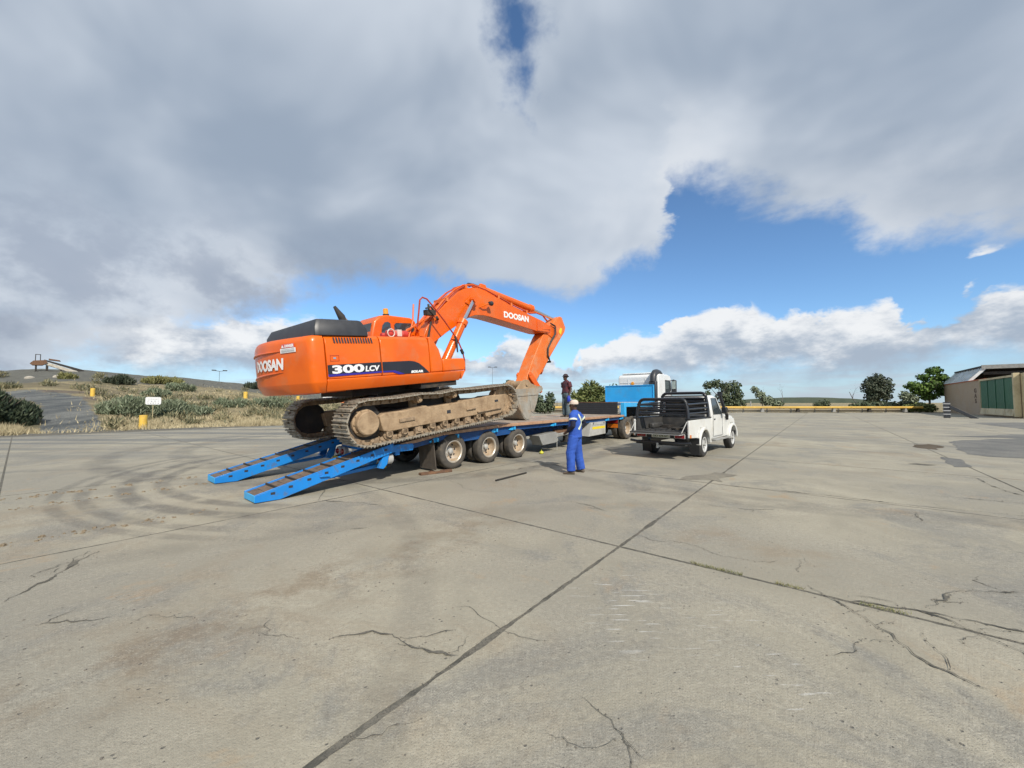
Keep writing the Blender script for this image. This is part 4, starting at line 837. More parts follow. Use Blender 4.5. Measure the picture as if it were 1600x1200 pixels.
# rear end: crossbeam, lamps, yellow plate
mb = MB(); mb.box(-1.72, -1.60, -1.25, 1.25, .52, .76); mb.build('rear_crossbeam', M_BLUE, TL, bev=.01)
mb = MB(); mb.prism([(-1.86, .60), (-1.30, .60), (-1.26, .70), (-1.30, .76), (-1.86, .76)], -1.31, -1.20); mb.build('hinge_plate', M_BLUE, TL, bev=.01)
mb = MB(); mb.prism([(-1.86, .60), (-1.30, .60), (-1.26, .70), (-1.30, .76), (-1.86, .76)], 1.20, 1.31); mb.build('hinge_plate', M_BLUE, TL, bev=.01)
for y in (-1.0, 1.0):
    mb = MB(); mb.box(-1.95, -1.72, y-.10, y+.10, .27, .35); mb.build('bumper_bracket', M_DARK, TL)
    mb = MB(); mb.box(-1.965, -1.955, y-.26, y+.20, .275, .335); mb.build('reflective_plate', M_YEL, TL)
    for dy in (-.20, .06):
        mb = MB(); mb.lathe([(.115, .0), (.115, -.09), (.09, -.11), (0, -.11)], 20, Matrix.Translation((-1.80, y+dy, .46)) @ Matrix.Rotation(R(-90), 4, 'Z')); lo = mb.build('tail_lamp', M_LGREY, TL)
        mb = MB(); mb.lathe([(.075, 0), (.06, -.03), (0, -.035)], 16, Matrix.Translation((-1.91, y+dy, .46)) @ Matrix.Rotation(R(-90), 4, 'Z')); mb.build('lamp_lens', M_REDL, lo)
mb = MB()
for q in range(3): mb.tube([(-1.7, -.35+.12*q, .62), (-1.85, -.32+.1*q, .50), (-1.88, -.2+.08*q, .42), (-1.72, -.1+.1*q, .40)], .02, 6)
mb.build('air_hose', M_HOSER, TL)
# ramps ------------------------------------------------------------------
def ramp(yc, hw):
    top = [(-4.47, .115), (-1.84, .775)]; ang = math.atan2(.66, 2.63)
    def rz(x): return .115+.66*(x+4.47)/2.63
    f = MB(); f.box(-4.475, -4.455, yc-hw, yc+hw, .018, .128); RP = f.build('ramp', M_LBLUE, TL, bev=.004)
    for s_ in (-1, 1):
        y = yc+s_*hw; b = MB()
        b.prism([(-4.47, .015), (-4.08, .010), (-1.84, rz(-1.84)-.165), (-1.84, rz(-1.84)+.012), (-4.47, .127)], y-.012, y+.012)
        b.prism([(-4.47, .1275), (-1.84, rz(-1.84)+.0125), (-1.84, rz(-1.84)+.030), (-4.47, .142)], y-.012-.03*(s_ < 0)*0, y+.012)
        b.build('side_beam', M_BLUE, RP, bev=.003)
        for k in range(8):
            x = -4.23+.315*k
            if k == 0: x = -4.2
            z = rz(x)-.052; h = MB(); yy = y-.0135 if s_ < 0 else y+.0135
            h.box(x-.035, x+.035, min(yy, y), max(yy, y), z-.022, z+.022); h.build('beam_hole', M_BLK, RP)
    nb = 16
    for k in range(nb):
        x0 = -4.45+2.6*k/nb; x1 = x0+2.6/nb-.012; mb = MB()
        slab_along(x0, rz(x0)+.002, x1, rz(x1)+.002, .04, yc-hw+.015, yc+hw-.015, mb); mb.build('tread_board', M_TREAD, RP, bev=.004)
        if k % 2 == 1:
            c = MB(); x = x1; c.box(x-.012, x+.012, yc-hw+.01, yc+hw-.01, rz(x)-.02, rz(x)+.035); c.build('grip_bar', M_DARK, RP)
    lg_ = MB(); lg_.prism([(-1.88, .70), (-1.98, .70), (-2.17, .30), (-2.05, .27), (-1.96, .36)], yc-hw+.02, yc-hw+.10); lg_.prism([(-1.88, .70), (-1.98, .70), (-2.17, .30), (-2.05, .27), (-1.96, .36)], yc+hw-.10, yc+hw-.02); lg_.build('hinge_leg', M_BLUE, RP, bev=.006)
    st_ = MB(); st_.prism([(-2.10, .28), (-2.06, .36), (-3.0, .27), (-3.08, .20)], yc-.06, yc+.06); st_.box(-3.30, -3.02, yc-.09, yc+.09, .20, .25); st_.build('push_strut', M_BLUE, RP, bev=.006)
    return RP
rn = ramp(-1.07, .27); ramp(1.38, .27)
mb = MB(); mb.prism([(-3.42, .30), (-3.36, .335), (-3.30, .33), (-3.22, .285), (-3.30, .295)], -1.40, -1.35); mb.build('pull_handle', M_BLUE, rn, bev=.004)
# boxes slung below the deck
mb = MB(); mb.prism([(3.75, .60), (4.75, .68), (4.90, .36), (4.70, .30), (3.95, .27)], -1.22, -.78); mb.build('storage_bin', M_GREY, TL, bev=.012)
mb = MB(); mb.prism([(4.95, .58), (5.9, .62), (5.85, .50), (4.95, .44)], -1.05, -.80); mb.build('air_tank', M_GREY, TL, bev=.03)
mb = MB(); mb.prism([(7.0, .36), (7.2, .90), (8.40, .92), (8.40, .40)], -1.27, -.72); tbx = mb.build('tool_locker', M_LGREY, TL, bev=.012)
mb = MB(); mb.add([(7.26, -1.273, .625), (8.34, -1.273, .64), (8.34, -1.273, .74), (7.26, -1.273, .725)], [(0, 1, 2, 3)]); mb.build('reflective_strip', M_YEL, tbx, smooth=0)
mb = MB()
for x in (7.35, 8.25): mb.box(x-.02, x+.02, -1.285, -1.27, .83, .90)
mb.box(7.22, 8.38, -1.274, -1.271, .795, .80); mb.build('locker_hinge', M_DARK, tbx)
for y in (-.75, .75):
    mb = MB(); mb.box(6.0, 6.14, y-.07, y+.07, .25, .95); mb.box(5.92, 6.22, y-.13, y+.13, .20, .25); mb.build('landing_leg', M_DARK, TL, bev=.01)
mb = MB(); mb.box(5.0, 6.9, -1.0, -.9, .60, .72); mb.build('timber_baulk', M_RUST, TL, bev=.006)
mb = MB(); mb.box(4.78, 4.80, -1.235, -1.22, .06, .66); mb.build('hanging_strap', M_LGREY, TL)
# gooseneck: black riser, blue posts and beams, headboard
mb = MB(); mb.box(10.23, 10.27, -.95, 1.3, 1.10, 1.72); rs = mb.build('riser_plate', M_BLK, TL)
for k in range(6): mb = MB(); mb.box(10.215, 10.23, -.93, 1.28, 1.16+k*.095, 1.20+k*.095); mb.build('riser_slat', pm('slat_black', (.03, .03, .034), None, 4, .6) if k == 0 else bpy.data.materials['slat_black'], rs)
mb = MB(); mb.box(10.22, 10.30, -.95, 1.3, 1.70, 1.73); mb.build('riser_cap', M_RUST, rs)
for y in (-1.30, 1.16):
    mb = MB(); mb.box(10.24, 10.44, y, y+.20, 1.06, 1.70); mb.build('neck_post', M_LBLUE, TL, bev=.012)
    mb = MB(); mb.box(10.44, 13.72, y, y+.20, 1.50, 1.70); mb.build('neck_beam', M_LBLUE, TL, bev=.012)
mb = MB(); mb.box(10.3, 13.7, -1.09, 1.15, 1.60, 1.66); mb.build('neck_floor', M_BLUE_SHADE, TL)
mb = MB(); mb.box(13.60, 13.66, -1.42, 1.34, 1.74, 2.64); HB = mb.build('headboard', M_LBLUE, TL, bev=.01)
mb = MB()
for a in ((-1.42, 1.34, 2.60, 2.645), (-1.42, 1.34, 1.735, 1.78), (-1.42, -1.37, 1.735, 2.645), (1.29, 1.34, 1.735, 2.645)): mb.box(13.57, 13.60, *a)
mb.build('headboard_rim', M_LBLUE, HB, bev=.004)
# ------------------------------------------------------------------ tractor unit
M_TWH = pm('truck_white', (0.74, 0.75, 0.75), (0.69, 0.70, 0.70), 1.5, 0.30, dirt=(0.5, 0.45, 0.38), damt=0.25, dsc=1.5, coat=0.4)
TT = tag(empty('truck_tractor', TW(13.0, -1.3, 0), (0, 0, YAW)), 'white truck tractor with black air intake coupled to the blue trailer', 'truck')
TX = -13.0
TYB, RMB = wheel_meshes(.515, .29, .30, .085)
TYS, RMS = wheel_meshes(.515, .30, .30, -.14)
for x in (10.72, 12.08):
    for s_ in (-1, 1):
        make_wheel(TT, x+TX, s_*1.10, .515, s_, TYB, RMB, rr=.30); make_wheel(TT, x+TX, s_*.76, .515, s_, TYB, RMB, outer=False)
for s_ in (-1, 1): make_wheel(TT, 16.2+TX, s_*1.08, .515, s_, TYS, RMS, rr=.30, dish=-.14)
for y in (-.42, .42): mb = MB(); mb.box(9.75+TX, 17.0+TX, y-.05, y+.05, .72, 1.0); mb.build('chassis_rail', M_DARK, TT)
mb = MB(); mb.box(10.0+TX, 12.6+TX, -.35, .35, .55, .72); mb.cyl((10.72+TX, -.9, .515), (10.72+TX, .9, .515), .12, n=12); mb.cyl((12.08+TX, -.9, .515), (12.08+TX, .9, .515), .12, n=12); mb.build('drive_axle', M_DARK, TT)
mb = MB(); mb.box(10.6+TX, 11.9+TX, -.55, .55, 1.0, 1.14); mb.build('fifth_wheel', M_DARK, TT)
mb = MB(); mb.box(12.9+TX, 14.7+TX, -1.15, -.55, .45, .95); mb.build('fuel_tank', M_LGREY, TT, bev=.06)
for y in (-.95, .95):
    mb = MB(); mb.box(9.72+TX, 9.80+TX, y-.27, y+.27, .55, .92); lo = mb.build('tail_light', M_DARK, TT)
    mb = MB(); mb.box(9.70+TX, 9.72+TX, y-.25, y+.25, .78, .91); mb.build('red_lamp', M_REDL, lo)
    mb = MB(); mb.box(9.70+TX, 9.72+TX, y-.25, y+.25, .57, .74); mb.build('amber_lamp', M_ORL, lo)
# cab
mb = MB()
cp = [(14.95, 1.0), (14.95, 3.18), (15.05, 3.28), (15.2, 3.32), (16.4, 3.34), (16.9, 3.26), (17.15, 3.0), (17.28, 2.2), (17.30, .5), (15.6, .5), (15.5, 1.0)]
mb.prism([(a+TX, c) for a, c in cp], -1.18, 1.18); CB = mb.build('cab', M_TWH, TT, bev=.07, seg=3)
mb = MB(); mb.box(15.1+TX, 16.6+TX, -.95, 1.0, 3.33, 3.41); mb.build('roof_hatch', M_TWH, CB, bev=.03)
mb = MB()
for y in (-.45, .55): mb.box(14.935+TX, 14.95+TX, y-.03, y+.03, 1.3, 3.05)
mb.box(14.935+TX, 14.95+TX, -1.0, 1.05, 2.82, 2.86); mb.build('back_wall_rib', M_TWH, CB, bev=.006)
mb = MB(); mb.lathe([(.10, 0), (.09, -.03), (0, -.035)], 18, Matrix.Translation((14.945+TX, .30, 2.80)) @ Matrix.Rotation(R(-90), 4, 'Z')); mb.build('round_badge', M_AMB, CB)
for s_ in (-1, 1):
    y = s_*1.187; mb = MB(); mb.add([(a+TX, y, c) for a, c in ((16.02, 2.28), (16.0, 3.0), (16.85, 3.0), (17.05, 2.5), (16.75, 2.22), (16.3, 2.2))], [tuple(range(6))]); mb.build('side_window', M_GLASS, CB, smooth=0)
    mb = MB(); mb.tube([(16.95+TX, s_*1.18, 3.0), (17.05+TX, s_*1.36, 3.05), (17.0+TX, s_*1.38, 2.9)], .025, 6); mr = mb.build('mirror_arm', M_BLK, CB); mb = MB(); mb.box(16.9+TX, 17.05+TX, s_*1.38-.13, s_*1.38+.13, 2.28, 3.02); mb.build('mirror', M_TWH if s_ > 0 else M_BLK, mr, bev=.04)
    mb = MB(); mb.box(16.885+TX, 16.897+TX, s_*1.38-.10, s_*1.38+.10, 2.5, 2.95); mb.build('mirror_glass', M_PGLASS, mr)
mb = MB(); mb.add([(17.16+TX, -1.05, 2.95), (17.28+TX, -1.05, 2.15), (17.28+TX, 1.05, 2.15), (17.16+TX, 1.05, 2.95)], [(0, 1, 2, 3)]); mb.build('windscreen', M_GLASS, CB, smooth=0)
# air intake stack behind the cab, right side
mb = MB(); mb.loft([[(14.55+TX+d, -1.20+e, z) for d, e in ((-.0, 0), (w_, 0), (w_, .42), (0, .42))] for z, w_ in ((1.2, .26), (2.9, .26))]); mb.build('intake_duct', M_BLK, TT, bev=.06)
mb = MB(); arc = [(14.68+TX, -.99, 2.85), (14.70+TX, -.99, 3.1), (14.78+TX, -.99, 3.25), (14.95+TX, -.99, 3.36), (15.2+TX, -.99, 3.40), (15.5+TX, -.99, 3.38), (15.75+TX, -.99, 3.28), (15.85+TX, -.99, 3.16)]
mb.tube(arc, [.17, .17, .175, .18, .18, .175, .16, .13], 14); mb.build('intake_snorkel', M_BLK, TT)
mb = MB(); mb.box(14.3+TX, 14.9+TX, -.7, .7, 1.0, 1.5); mb.build('rear_locker', M_DARK, TT)
# ------------------------------------------------------------------ pickup (local x forward, y left, origin under the rear axle)
M_PW = pm('pickup_white', (0.72, 0.725, 0.70), (0.67, 0.67, 0.64), 1.5, 0.28, dirt=(0.50, 0.44, 0.35), damt=0.35, dsc=1.6, coat=0.4)
M_BEDL = pm('bed_liner', (0.035, 0.035, 0.036), (0.06, 0.058, 0.054), 3.0, 0.6, dirt=(0.16, 0.15, 0.13), damt=0.3, dsc=2.4)
M_BLKS = pm('black_tube', (0.012, 0.014, 0.018), (0.018, 0.02, 0.024), 5.0, 0.3)
M_ALLOY = pm('alloy', (0.72, 0.72, 0.71), (0.64, 0.64, 0.62), 6, 0.3, metal=0.35)
M_PLATE = pm('number_plate', (0.62, 0.62, 0.56), (0.55, 0.55, 0.47), 6, 0.5)
PT = R(43); PU = tag(empty('pickup_truck', (5.30, 12.81, 0), (0, 0, math.pi/2-PT)), 'white single cab pickup with open tailgate and black tube frame over its bed', 'pickup')
W2 = .86
# cab shell as a loft of side stations -----------------------------------------------------
mb = MB()
def sec(x, zb, zw, zt, wb, ww, wt):      # section ring: sill, waist, roof
    return [(x, -wb, zb), (x, -ww, (zb+zw)/2), (x, -ww, zw), (x, -wt-.03, zt-.07), (x, -wt+.05, zt), (x, wt-.05, zt), (x, wt+.03, zt-.07), (x, ww, zw), (x, ww, (zb+zw)/2), (x, wb, zb)]
mb.loft([sec(.98, .52, 1.27, 1.88, .80, .855, .74), sec(1.06, .50, 1.27, 1.94, .82, .862, .75), sec(1.62, .50, 1.27, 1.955, .83, .866, .75), sec(1.90, .50, 1.27, 1.92, .83, .866, .74), sec(2.30, .50, 1.27, 1.30, .83, .866, .80)])
CABP = mb.build('cab', M_PW, PU, bev=.02, smooth=45)
mb = MB(); mb.prism([(2.28, .55), (2.28, 1.27), (2.7, 1.28), (3.70, 1.20), (3.80, 1.12), (3.84, .75), (3.80, .55), (3.70, .55), (3.62, .80), (3.45, .90), (3.28, .90), (3.10, .80), (2.98, .52)], -.80, .80); HOOD = mb.build('bonnet', M_PW, PU, bev=.04, seg=3)
for s_ in (-1, 1):
    mb = MB(); mb.prism([(2.30, .50), (2.30, 1.22), (2.6, 1.20), (3.70, 1.12), (3.80, 1.02), (3.82, .70), (3.76, .70), (3.70, .84), (3.55, .95), (3.22, .95), (3.06, .84), (2.95, .50)], s_*.72, s_*.865); mb.build('front_wing', M_PW, PU, bev=.03)
    # flares
    for xc in (.13, 3.40):
        mb = MB(); out = [(xc+.56*math.cos(a), .42+.52*math.sin(a)) for a in [R(182), R(165), R(150), R(130), R(110), R(90), R(70), R(50), R(30), R(15), R(-2)]]; inn = [(xc+.47*math.cos(a), .42+.43*math.sin(a)) for a in [R(-2), R(15), R(30), R(50), R(70), R(90), R(110), R(130), R(150), R(165), R(182)]]
        mb.prism(out+inn, s_*.80, s_*.93); mb.build('wheel_flare', M_PW, PU, bev=.02)
    # side glass, door lines, handle
    mb = MB(); y0, y1 = s_*.872, s_*.790
    mb.add([(1.16, y0, 1.30), (1.16, y1, 1.85), (1.72, y1, 1.86), (2.12, y0-.02*s_, 1.34), (2.10, y0, 1.30)], [(0, 1, 2, 3, 4)]); mb.build('door_window', M_GLASS, CABP, smooth=0)
    mb = MB()
    for a in ((1.12, 1.13, .58, 1.28), (2.18, 2.19, .58, 1.28), (1.12, 2.19, .575, .585)): mb.box(a[0], a[1], s_*.860, s_*.8685, a[2], a[3])
    mb.build('door_gap', M_BLKS, CABP)
    mb = MB(); mb.box(1.20, 1.34, s_*.866, s_*.885, 1.13, 1.16); mb.build('door_handle', M_BLKS, CABP)
    mb = MB(); mb.box(1.95, 2.12, s_*.90, s_*1.06, 1.32, 1.55); mb.build('door_mirror', M_BLKS, CABP, bev=.03)
    mb = MB(); mb.box(1.0, 2.75, s_*.80, s_*.97, .44, .49); mb.build('side_step', M_GREY, PU, bev=.012)
    # bed side
    mb = MB(); mb.prism([(-1.13, .66), (-1.13, 1.17), (.93, 1.20), (.93, .55), (.66, .55), (.60, .78), (.42, .92), (-.16, .92), (-.34, .78), (-.42, .62)], s_*.80, s_*.862); mb.build('bed_side', M_PW, PU, bev=.015)
    mb = MB(); mb.prism([(-1.10, .84), (-1.10, 1.19), (.93, 1.215), (.93, .84)], s_*.74, s_*.80); mb.build('bed_liner_side', M_BEDL, PU)
    mb = MB(); mb.box(-1.13, .93, s_*.74-.0, s_*.875, 1.195, 1.235); mb.build('bed_rail', M_BLKS, PU, bev=.01)
    mb = MB(); mb.prism([(-.42, .62), (-.44, .60), (-.40, .10), (-.36, .10)], s_*.62, s_*.90); mb.build('mud_flap', M_BLKS, PU)
mb = MB(); mb.box(-1.12, .93, -.74, .74, .80, .845); mb.build('bed_floor', M_BEDL, PU)
for k in range(9):
    y = -.66+.165*k; r = MB(); r.box(-1.10, .92, y-.02, y+.02, .845, .862); r.build('floor_rib', M_BEDL, PU)
mb = MB(); mb.box(.90, .95, -.74, .74, .84, 1.24); mb.build('bed_front', M_BEDL, PU)
for s_ in (-1, 1): mb = MB(); mb.box(-.30, .56, s_*.56, s_*.74, .845, 1.02); mb.build('wheel_box', M_BEDL, PU, bev=.05)
mb = MB(); mb.box(-1.62, -1.13, -.76, .76, .785, .825); tg = mb.build('tailgate', M_BEDL, PU, bev=.01)
mb = MB(); mb.box(-1.60, -1.16, -.74, .74, .76, .785); mb.build('tailgate_skin', M_PW, tg)
for s_ in (-1, 1): mb = MB(); mb.tube([(-1.52, s_*.77, .82), (-1.13, s_*.79, 1.13)], .012, 6); mb.build('tailgate_stay', M_LGREY, PU)
# clutter in the bed
mb = MB(); mb.cyl((-.2, .1, .90), (.15, .22, .90), .04, n=10); mb.box(.2, .6, .2, .5, .865, .95); mb.tube([(-.8, -.3, .87), (-.5, -.1, .88), (-.2, -.3, .87), (-.5, -.45, .87), (-.75, -.2, .89)], .02, 6); 
o = mb.build('bed_clutter', M_DARK, None, smooth=30); o.parent = None
o.matrix_world = Matrix.Translation((5.30, 12.81, 0)) @ Matrix.Rotation(math.pi/2-PT, 4, 'Z'); struct(o, 'stuff'); o['label'] = 'dark oddments lying in the pickup bed'
# rear panel, lamps, plate, bumper, hitch
mb = MB(); mb.box(-1.13, -1.05, -.80, .80, .62, .79); mb.build('rear_panel', M_BLKS, PU)
for s_ in (-1, 1):
    mb = MB(); mb.box(-1.16, -1.13, s_*.42, s_*.74, .635, .755); tl = mb.build('tail_light', M_LGREY, PU, bev=.008)
    mb = MB(); mb.box(-1.175, -1.16, s_*.455, s_*.725, .65, .74); mb.build('lamp_lens', M_REDL, tl)
    mb = MB(); mb.box(-1.12, -1.0, s_*.862, s_*.872, .66, .75); mb.build('side_marker', M_ORL, PU)
mb = MB(); mb.box(-1.165, -1.14, -.30, .26, .635, .745); pl_ = mb.build('number_plate', M_PLATE, PU, bev=.004)
text('plate_lettering', 'DKY 674 NC', .062, pm('plate_ink', (.07, .10, .05), None, 5, .6), pl_, basis((-1.1665, -.02, .660), (0, -1, 0), (0, 0, 1)), bold=.002, width=.46, ext=.0008)
mb = MB(); mb.tube([(-1.20, .92, .52), (-1.26, .7, .50), (-1.26, -.7, .50), (-1.20, -.92, .52)], .04, 10); mb.box(-1.2, -1.0, -.75, .75, .42, .52); mb.build('rear_bumper', M_BLKS, PU)
mb = MB(); mb.box(-1.36, -1.1, -.04, .04, .36, .42); mb.cyl((-1.36, 0, .34), (-1.36, 0, .44), .035, n=10); mb.lathe([(0, 0), (.03, .01), (.03, .05), (0, .06)], 10, Matrix.Translation((-1.36, 0, .44)) @ Matrix.Rotation(R(90), 4, 'X')); mb.build('tow_hitch', M_LGREY, PU)
mb = MB()
for y in (-.42, .42): mb.box(-1.0, 3.7, y-.04, y+.04, .46, .58)
mb.box(1.0, 2.3, -.4, .4, .40, .58); mb.build('chassis', M_BLKS, PU)
# wheels
TYP, RMP = wheel_meshes(.385, .25, .215, -.05)
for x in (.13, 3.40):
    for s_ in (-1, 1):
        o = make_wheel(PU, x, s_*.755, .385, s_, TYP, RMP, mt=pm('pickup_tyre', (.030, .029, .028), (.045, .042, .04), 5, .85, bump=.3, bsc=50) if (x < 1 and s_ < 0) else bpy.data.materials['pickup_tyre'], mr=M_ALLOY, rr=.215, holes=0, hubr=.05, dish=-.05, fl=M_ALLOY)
        sp = MB()
        for k in range(6):
            a = k*1.0472; sp.prism([(.05*math.cos(a-.7), .05*math.sin(a-.7)), (.195*math.cos(a-.22), .195*math.sin(a-.22)), (.195*math.cos(a+.22), .195*math.sin(a+.22)), (.05*math.cos(a+.7), .05*math.sin(a+.7))], -.085, -.06)
        sp.build('spokes', M_ALLOY, o)
        sp = MB(); sp.lathe([(.19, -.054), (.0, -.054)], 24); sp.build('rim_shade_disc', M_BLKS, o)  # black disc: the shade between the spokes, put in as colour
# tube frame over the bed
def tubes(name, paths, r, parent=PU): 
    for p in paths: mb = MB(); mb.tube(p, r, 10); mb.build(name, M_BLKS, parent)
def hoop(x, yw, z0, z1, lean=0.0, rr=.16):
    P = [(x, -yw, z0), (x+lean*.5, -yw+.02, (z0+z1)/2)]
    for k in range(5): a = R(180-22.5*k); P.append((x+lean, -yw+.06+rr+rr*math.cos(a), z1-rr+rr*math.sin(a)))
    for k in range(5): a = R(90-22.5*k); P.append((x+lean, yw-.06-rr+rr*math.cos(a), z1-rr+rr*math.sin(a)))
    return P+[(x+lean*.5, yw-.02, (z0+z1)/2), (x, yw, z0)]
tubes('frame_hoop', [hoop(-1.02, .79, 1.22, 1.80, .04), hoop(.86, .79, 1.22, 2.02, .02)], .05)
for s_ in (-1, 1):
    tubes('side_bar', [[(-1.0, s_*.77, z), (.86, s_*.77, z+d)] for z, d in ((1.37, .02), (1.50, .03), (1.64, .05))], .03)
tubes('front_bar', [[(.85, -.76, z), (.85, .76, z)] for z in (1.34, 1.44, 1.54, 1.64, 1.74, 1.84, 1.92)], .024)
tubes('rear_bar', [[(-.99, -.74, z), (-.99, .74, z)] for z in (1.34, 1.48, 1.62)], .03)
mb = MB(); mb.add([(.972, -.66, 1.34), (.972, .66, 1.34), (.972, .64, 1.82), (.972, -.64, 1.82)], [(0, 1, 2, 3)]); mb.build('back_window', M_GLASS, CABP, smooth=0)
mb = MB(); mb.add([(1.965, -.64, 1.86), (2.285, -.72, 1.34), (2.285, .72, 1.34), (1.965, .64, 1.86)], [(0, 1, 2, 3)]); ws = mb.build('windscreen', M_GLASS, CABP, smooth=0); ws.location = (.03, 0, .02)
mb = MB(); mb.tube([(2.62, -.90, 1.10), (2.55, -.92, 1.25), (2.30, -.92, 1.42), (2.05, -.86, 1.86), (2.02, -.84, 1.98)], [.05, .055, .055, .05, .05], 10); mb.box(1.95, 2.08, -.92, -.78, 1.94, 2.08); mb.build('snorkel', M_BLKS, PU)
mb = MB(); mb.box(3.80, 3.98, -.88, .88, .48, .72); mb.tube([(3.98, -.6, .7), (4.02, -.6, 1.1), (4.02, .6, 1.1), (3.98, .6, .7)], .035, 8); mb.build('bull_bar', M_BLKS, PU, bev=.02)
# ------------------------------------------------------------------ vegetation
def leaf_mat(name, c1, c2, rough=0.6):
    m = bpy.data.materials.new(name); m.use_nodes = True; n = NT(m.node_tree); b = m.node_tree.nodes['Principled BSDF']
    tcx = n.n('TexCoord'); f = n.noise(tcx.outputs['Object'], 1.3, 3, 0.6); g_ = n.n('NewGeometry')
    k = n.m('ADD', n.m('MULTIPLY', f, 0.6), n.m('MULTIPLY', g_.outputs['Random Per Island'], 0.5))
    n.l(n.mix(n.ss(k, 0.3, 0.75), c1, c2), b.inputs['Base Color']); b.inputs['Roughness'].default_value = rough
    b.inputs['Specular IOR Level'].default_value = 0.25
    try: b.inputs['Subsurface Weight'].default_value = 0.0
    except Exception: pass
    return m
M_BARK = pm('bark', (0.16, 0.125, 0.095), (0.09, 0.07, 0.055), 6, 0.9, bump=0.6, bsc=20)
M_DEAD = pm('dead_wood', (0.20, 0.18, 0.165), (0.13, 0.115, 0.105), 6, 0.9)
L_EUC = leaf_mat('gum_leaves', (0.050, 0.075, 0.040), (0.105, 0.125, 0.070))
L_DK = leaf_mat('dark_leaves', (0.032, 0.050, 0.030), (0.085, 0.095, 0.062))
L_GRN = leaf_mat('fresh_leaves', (0.040, 0.085, 0.018), (0.115, 0.185, 0.035))
L_WIL = leaf_mat('feathery_leaves', (0.085, 0.115, 0.038), (0.185, 0.205, 0.075))
L_SAGE = leaf_mat('sage_leaves', (0.135, 0.170, 0.105), (0.235, 0.265, 0.175))
L_SHD = leaf_mat('dark_shrub_leaves', (0.032, 0.050, 0.030), (0.080, 0.100, 0.060))
L_YLW = leaf_mat('dry_shrub_leaves', (0.16, 0.165, 0.06), (0.25, 0.235, 0.10))

def foliage(rnd, blobs, n, ls, elong=1.0, droop=0.0):
    """leaf cards spread through ellipsoid blobs (x, y, z, rx, ry, rz)"""
    mb = MB(); vol = [b[3]*b[4]*b[5] for b in blobs]; tot = sum(vol)
    for b, v in zip(blobs, vol):
        for _ in range(max(8, int(n*v/tot))):
            while True:
                p = Vector((rnd.gauss(0, 1), rnd.gauss(0, 1), rnd.gauss(0, 1)))
                if p.length > .01: break
            p.normalize(); rad = rnd.random()**0.38
            if mn.noise((p.x*2.2+b[0], p.y*2.2+b[1], p.z*2.2+b[2]*.7)) < -.22 and rad > .6: rad *= .7
            c = Vector((b[0]+p.x*rad*b[3], b[1]+p.y*rad*b[4], b[2]+p.z*rad*b[5]))
            nrm = (p*0.9+Vector((rnd.uniform(-1, 1), rnd.uniform(-1, 1), rnd.uniform(-.6, 1)))*0.9).normalized()
            x = nrm.orthogonal().normalized(); x = Matrix.Rotation(rnd.uniform(0, 6.28), 3, nrm) @ x; y = nrm.cross(x)
            if elong > 1.5: x = (Vector((rnd.gauss(0, .5), rnd.gauss(0, .5), 1-2*droop))+p*.6).normalized(); y = x.cross(nrm).normalized()
            s_ = ls*rnd.uniform(.6, 1.35); a = x*s_*elong*.5; d = y*s_*(.42 if elong < 1.5 else .26)
            mb.add([c-a, c+d, c+a, c-d], [(0, 1, 2, 3)])
    return mb
def limb(mb, rnd, p, d, l, r, lev):
    P = [p]; rr = [r]
    for k in range(3):
        d = (d+Vector((rnd.gauss(0, .16), rnd.gauss(0, .16), rnd.gauss(.03, .1)))).normalized(); p = p+d*l/3; P.append(p); rr.append(r*(1-.2*(k+1)))
    mb.tube(P, rr, 6)
    if lev:
        for _ in range(rnd.choice((2, 3))):
            limb(mb, rnd, P[rnd.choice((2, 3))], (d+Vector((rnd.gauss(0, .6), rnd.gauss(0, .6), rnd.uniform(-.1, .5)))).normalized(), l*.62, rr[-1]*.75, lev-1)
def tree(name, label, loc, h, blobs, leaf, n=1500, ls=.45, trunk=.16, seed=1, bare=0.35, elong=1.0, group='trees beyond the yard', cat='tree', droop=0.0):
    rnd = random.Random(seed); t = tag(empty(name, loc), label, cat, group)
    mb = MB(); limb(mb, rnd, Vector((0, 0, -.2)), Vector((rnd.gauss(0, .06), rnd.gauss(0, .06), 1)), h*.52, trunk, 2)
    for b in blobs: 
        base = Vector((0, 0, h*bare)); mb.tube([base, (base+Vector(b[:3]))*.5+Vector((0, 0, -.05*h)), Vector(b[:3])], [trunk*.6, trunk*.4, trunk*.15], 5)
    mb.build('trunk', M_BARK, t); foliage(rnd, blobs, n, ls, elong, droop).build('crown', leaf, t, smooth=0, fix=False); return t
def shrub(label, loc, w_, h, leaf, n, ls, seed, elong=2.6, group='shrubs on the bank'):
    rnd = random.Random(seed); t = tag(empty('shrub', loc), label, 'shrub', group); bl = []
    k = max(3, int(w_/h*3))
    for q in range(k):
        f = (q+.5)/k-.5; dm = .55+.45*math.cos(f*2.6)**1.0*rnd.uniform(.7, 1.1); bl.append((f*w_*.8+rnd.gauss(0, .05*w_), rnd.uniform(-.22, .22)*w_*.6, h*dm*rnd.uniform(.36, .55), w_/k*rnd.uniform(.8, 1.5), w_*.24, h*dm*rnd.uniform(.36, .50)))
    st_ = MB()
    for q in range(9):
        a = rnd.uniform(0, 6.28); st_.tube([(rnd.uniform(-.2, .2)*w_, rnd.uniform(-.1, .1)*w_, -.1), (math.cos(a)*w_*.2, math.sin(a)*w_*.12, h*.35), (math.cos(a)*w_*.38, math.sin(a)*w_*.2, h*.7)], [.035, .025, .01], 5)
    st_.build('stem', M_BARK, t); foliage(rnd, bl, n, ls, elong).build('crown', leaf, t, smooth=0, fix=False); return t
def yaw_of(x, y): return -math.atan2(x, y)
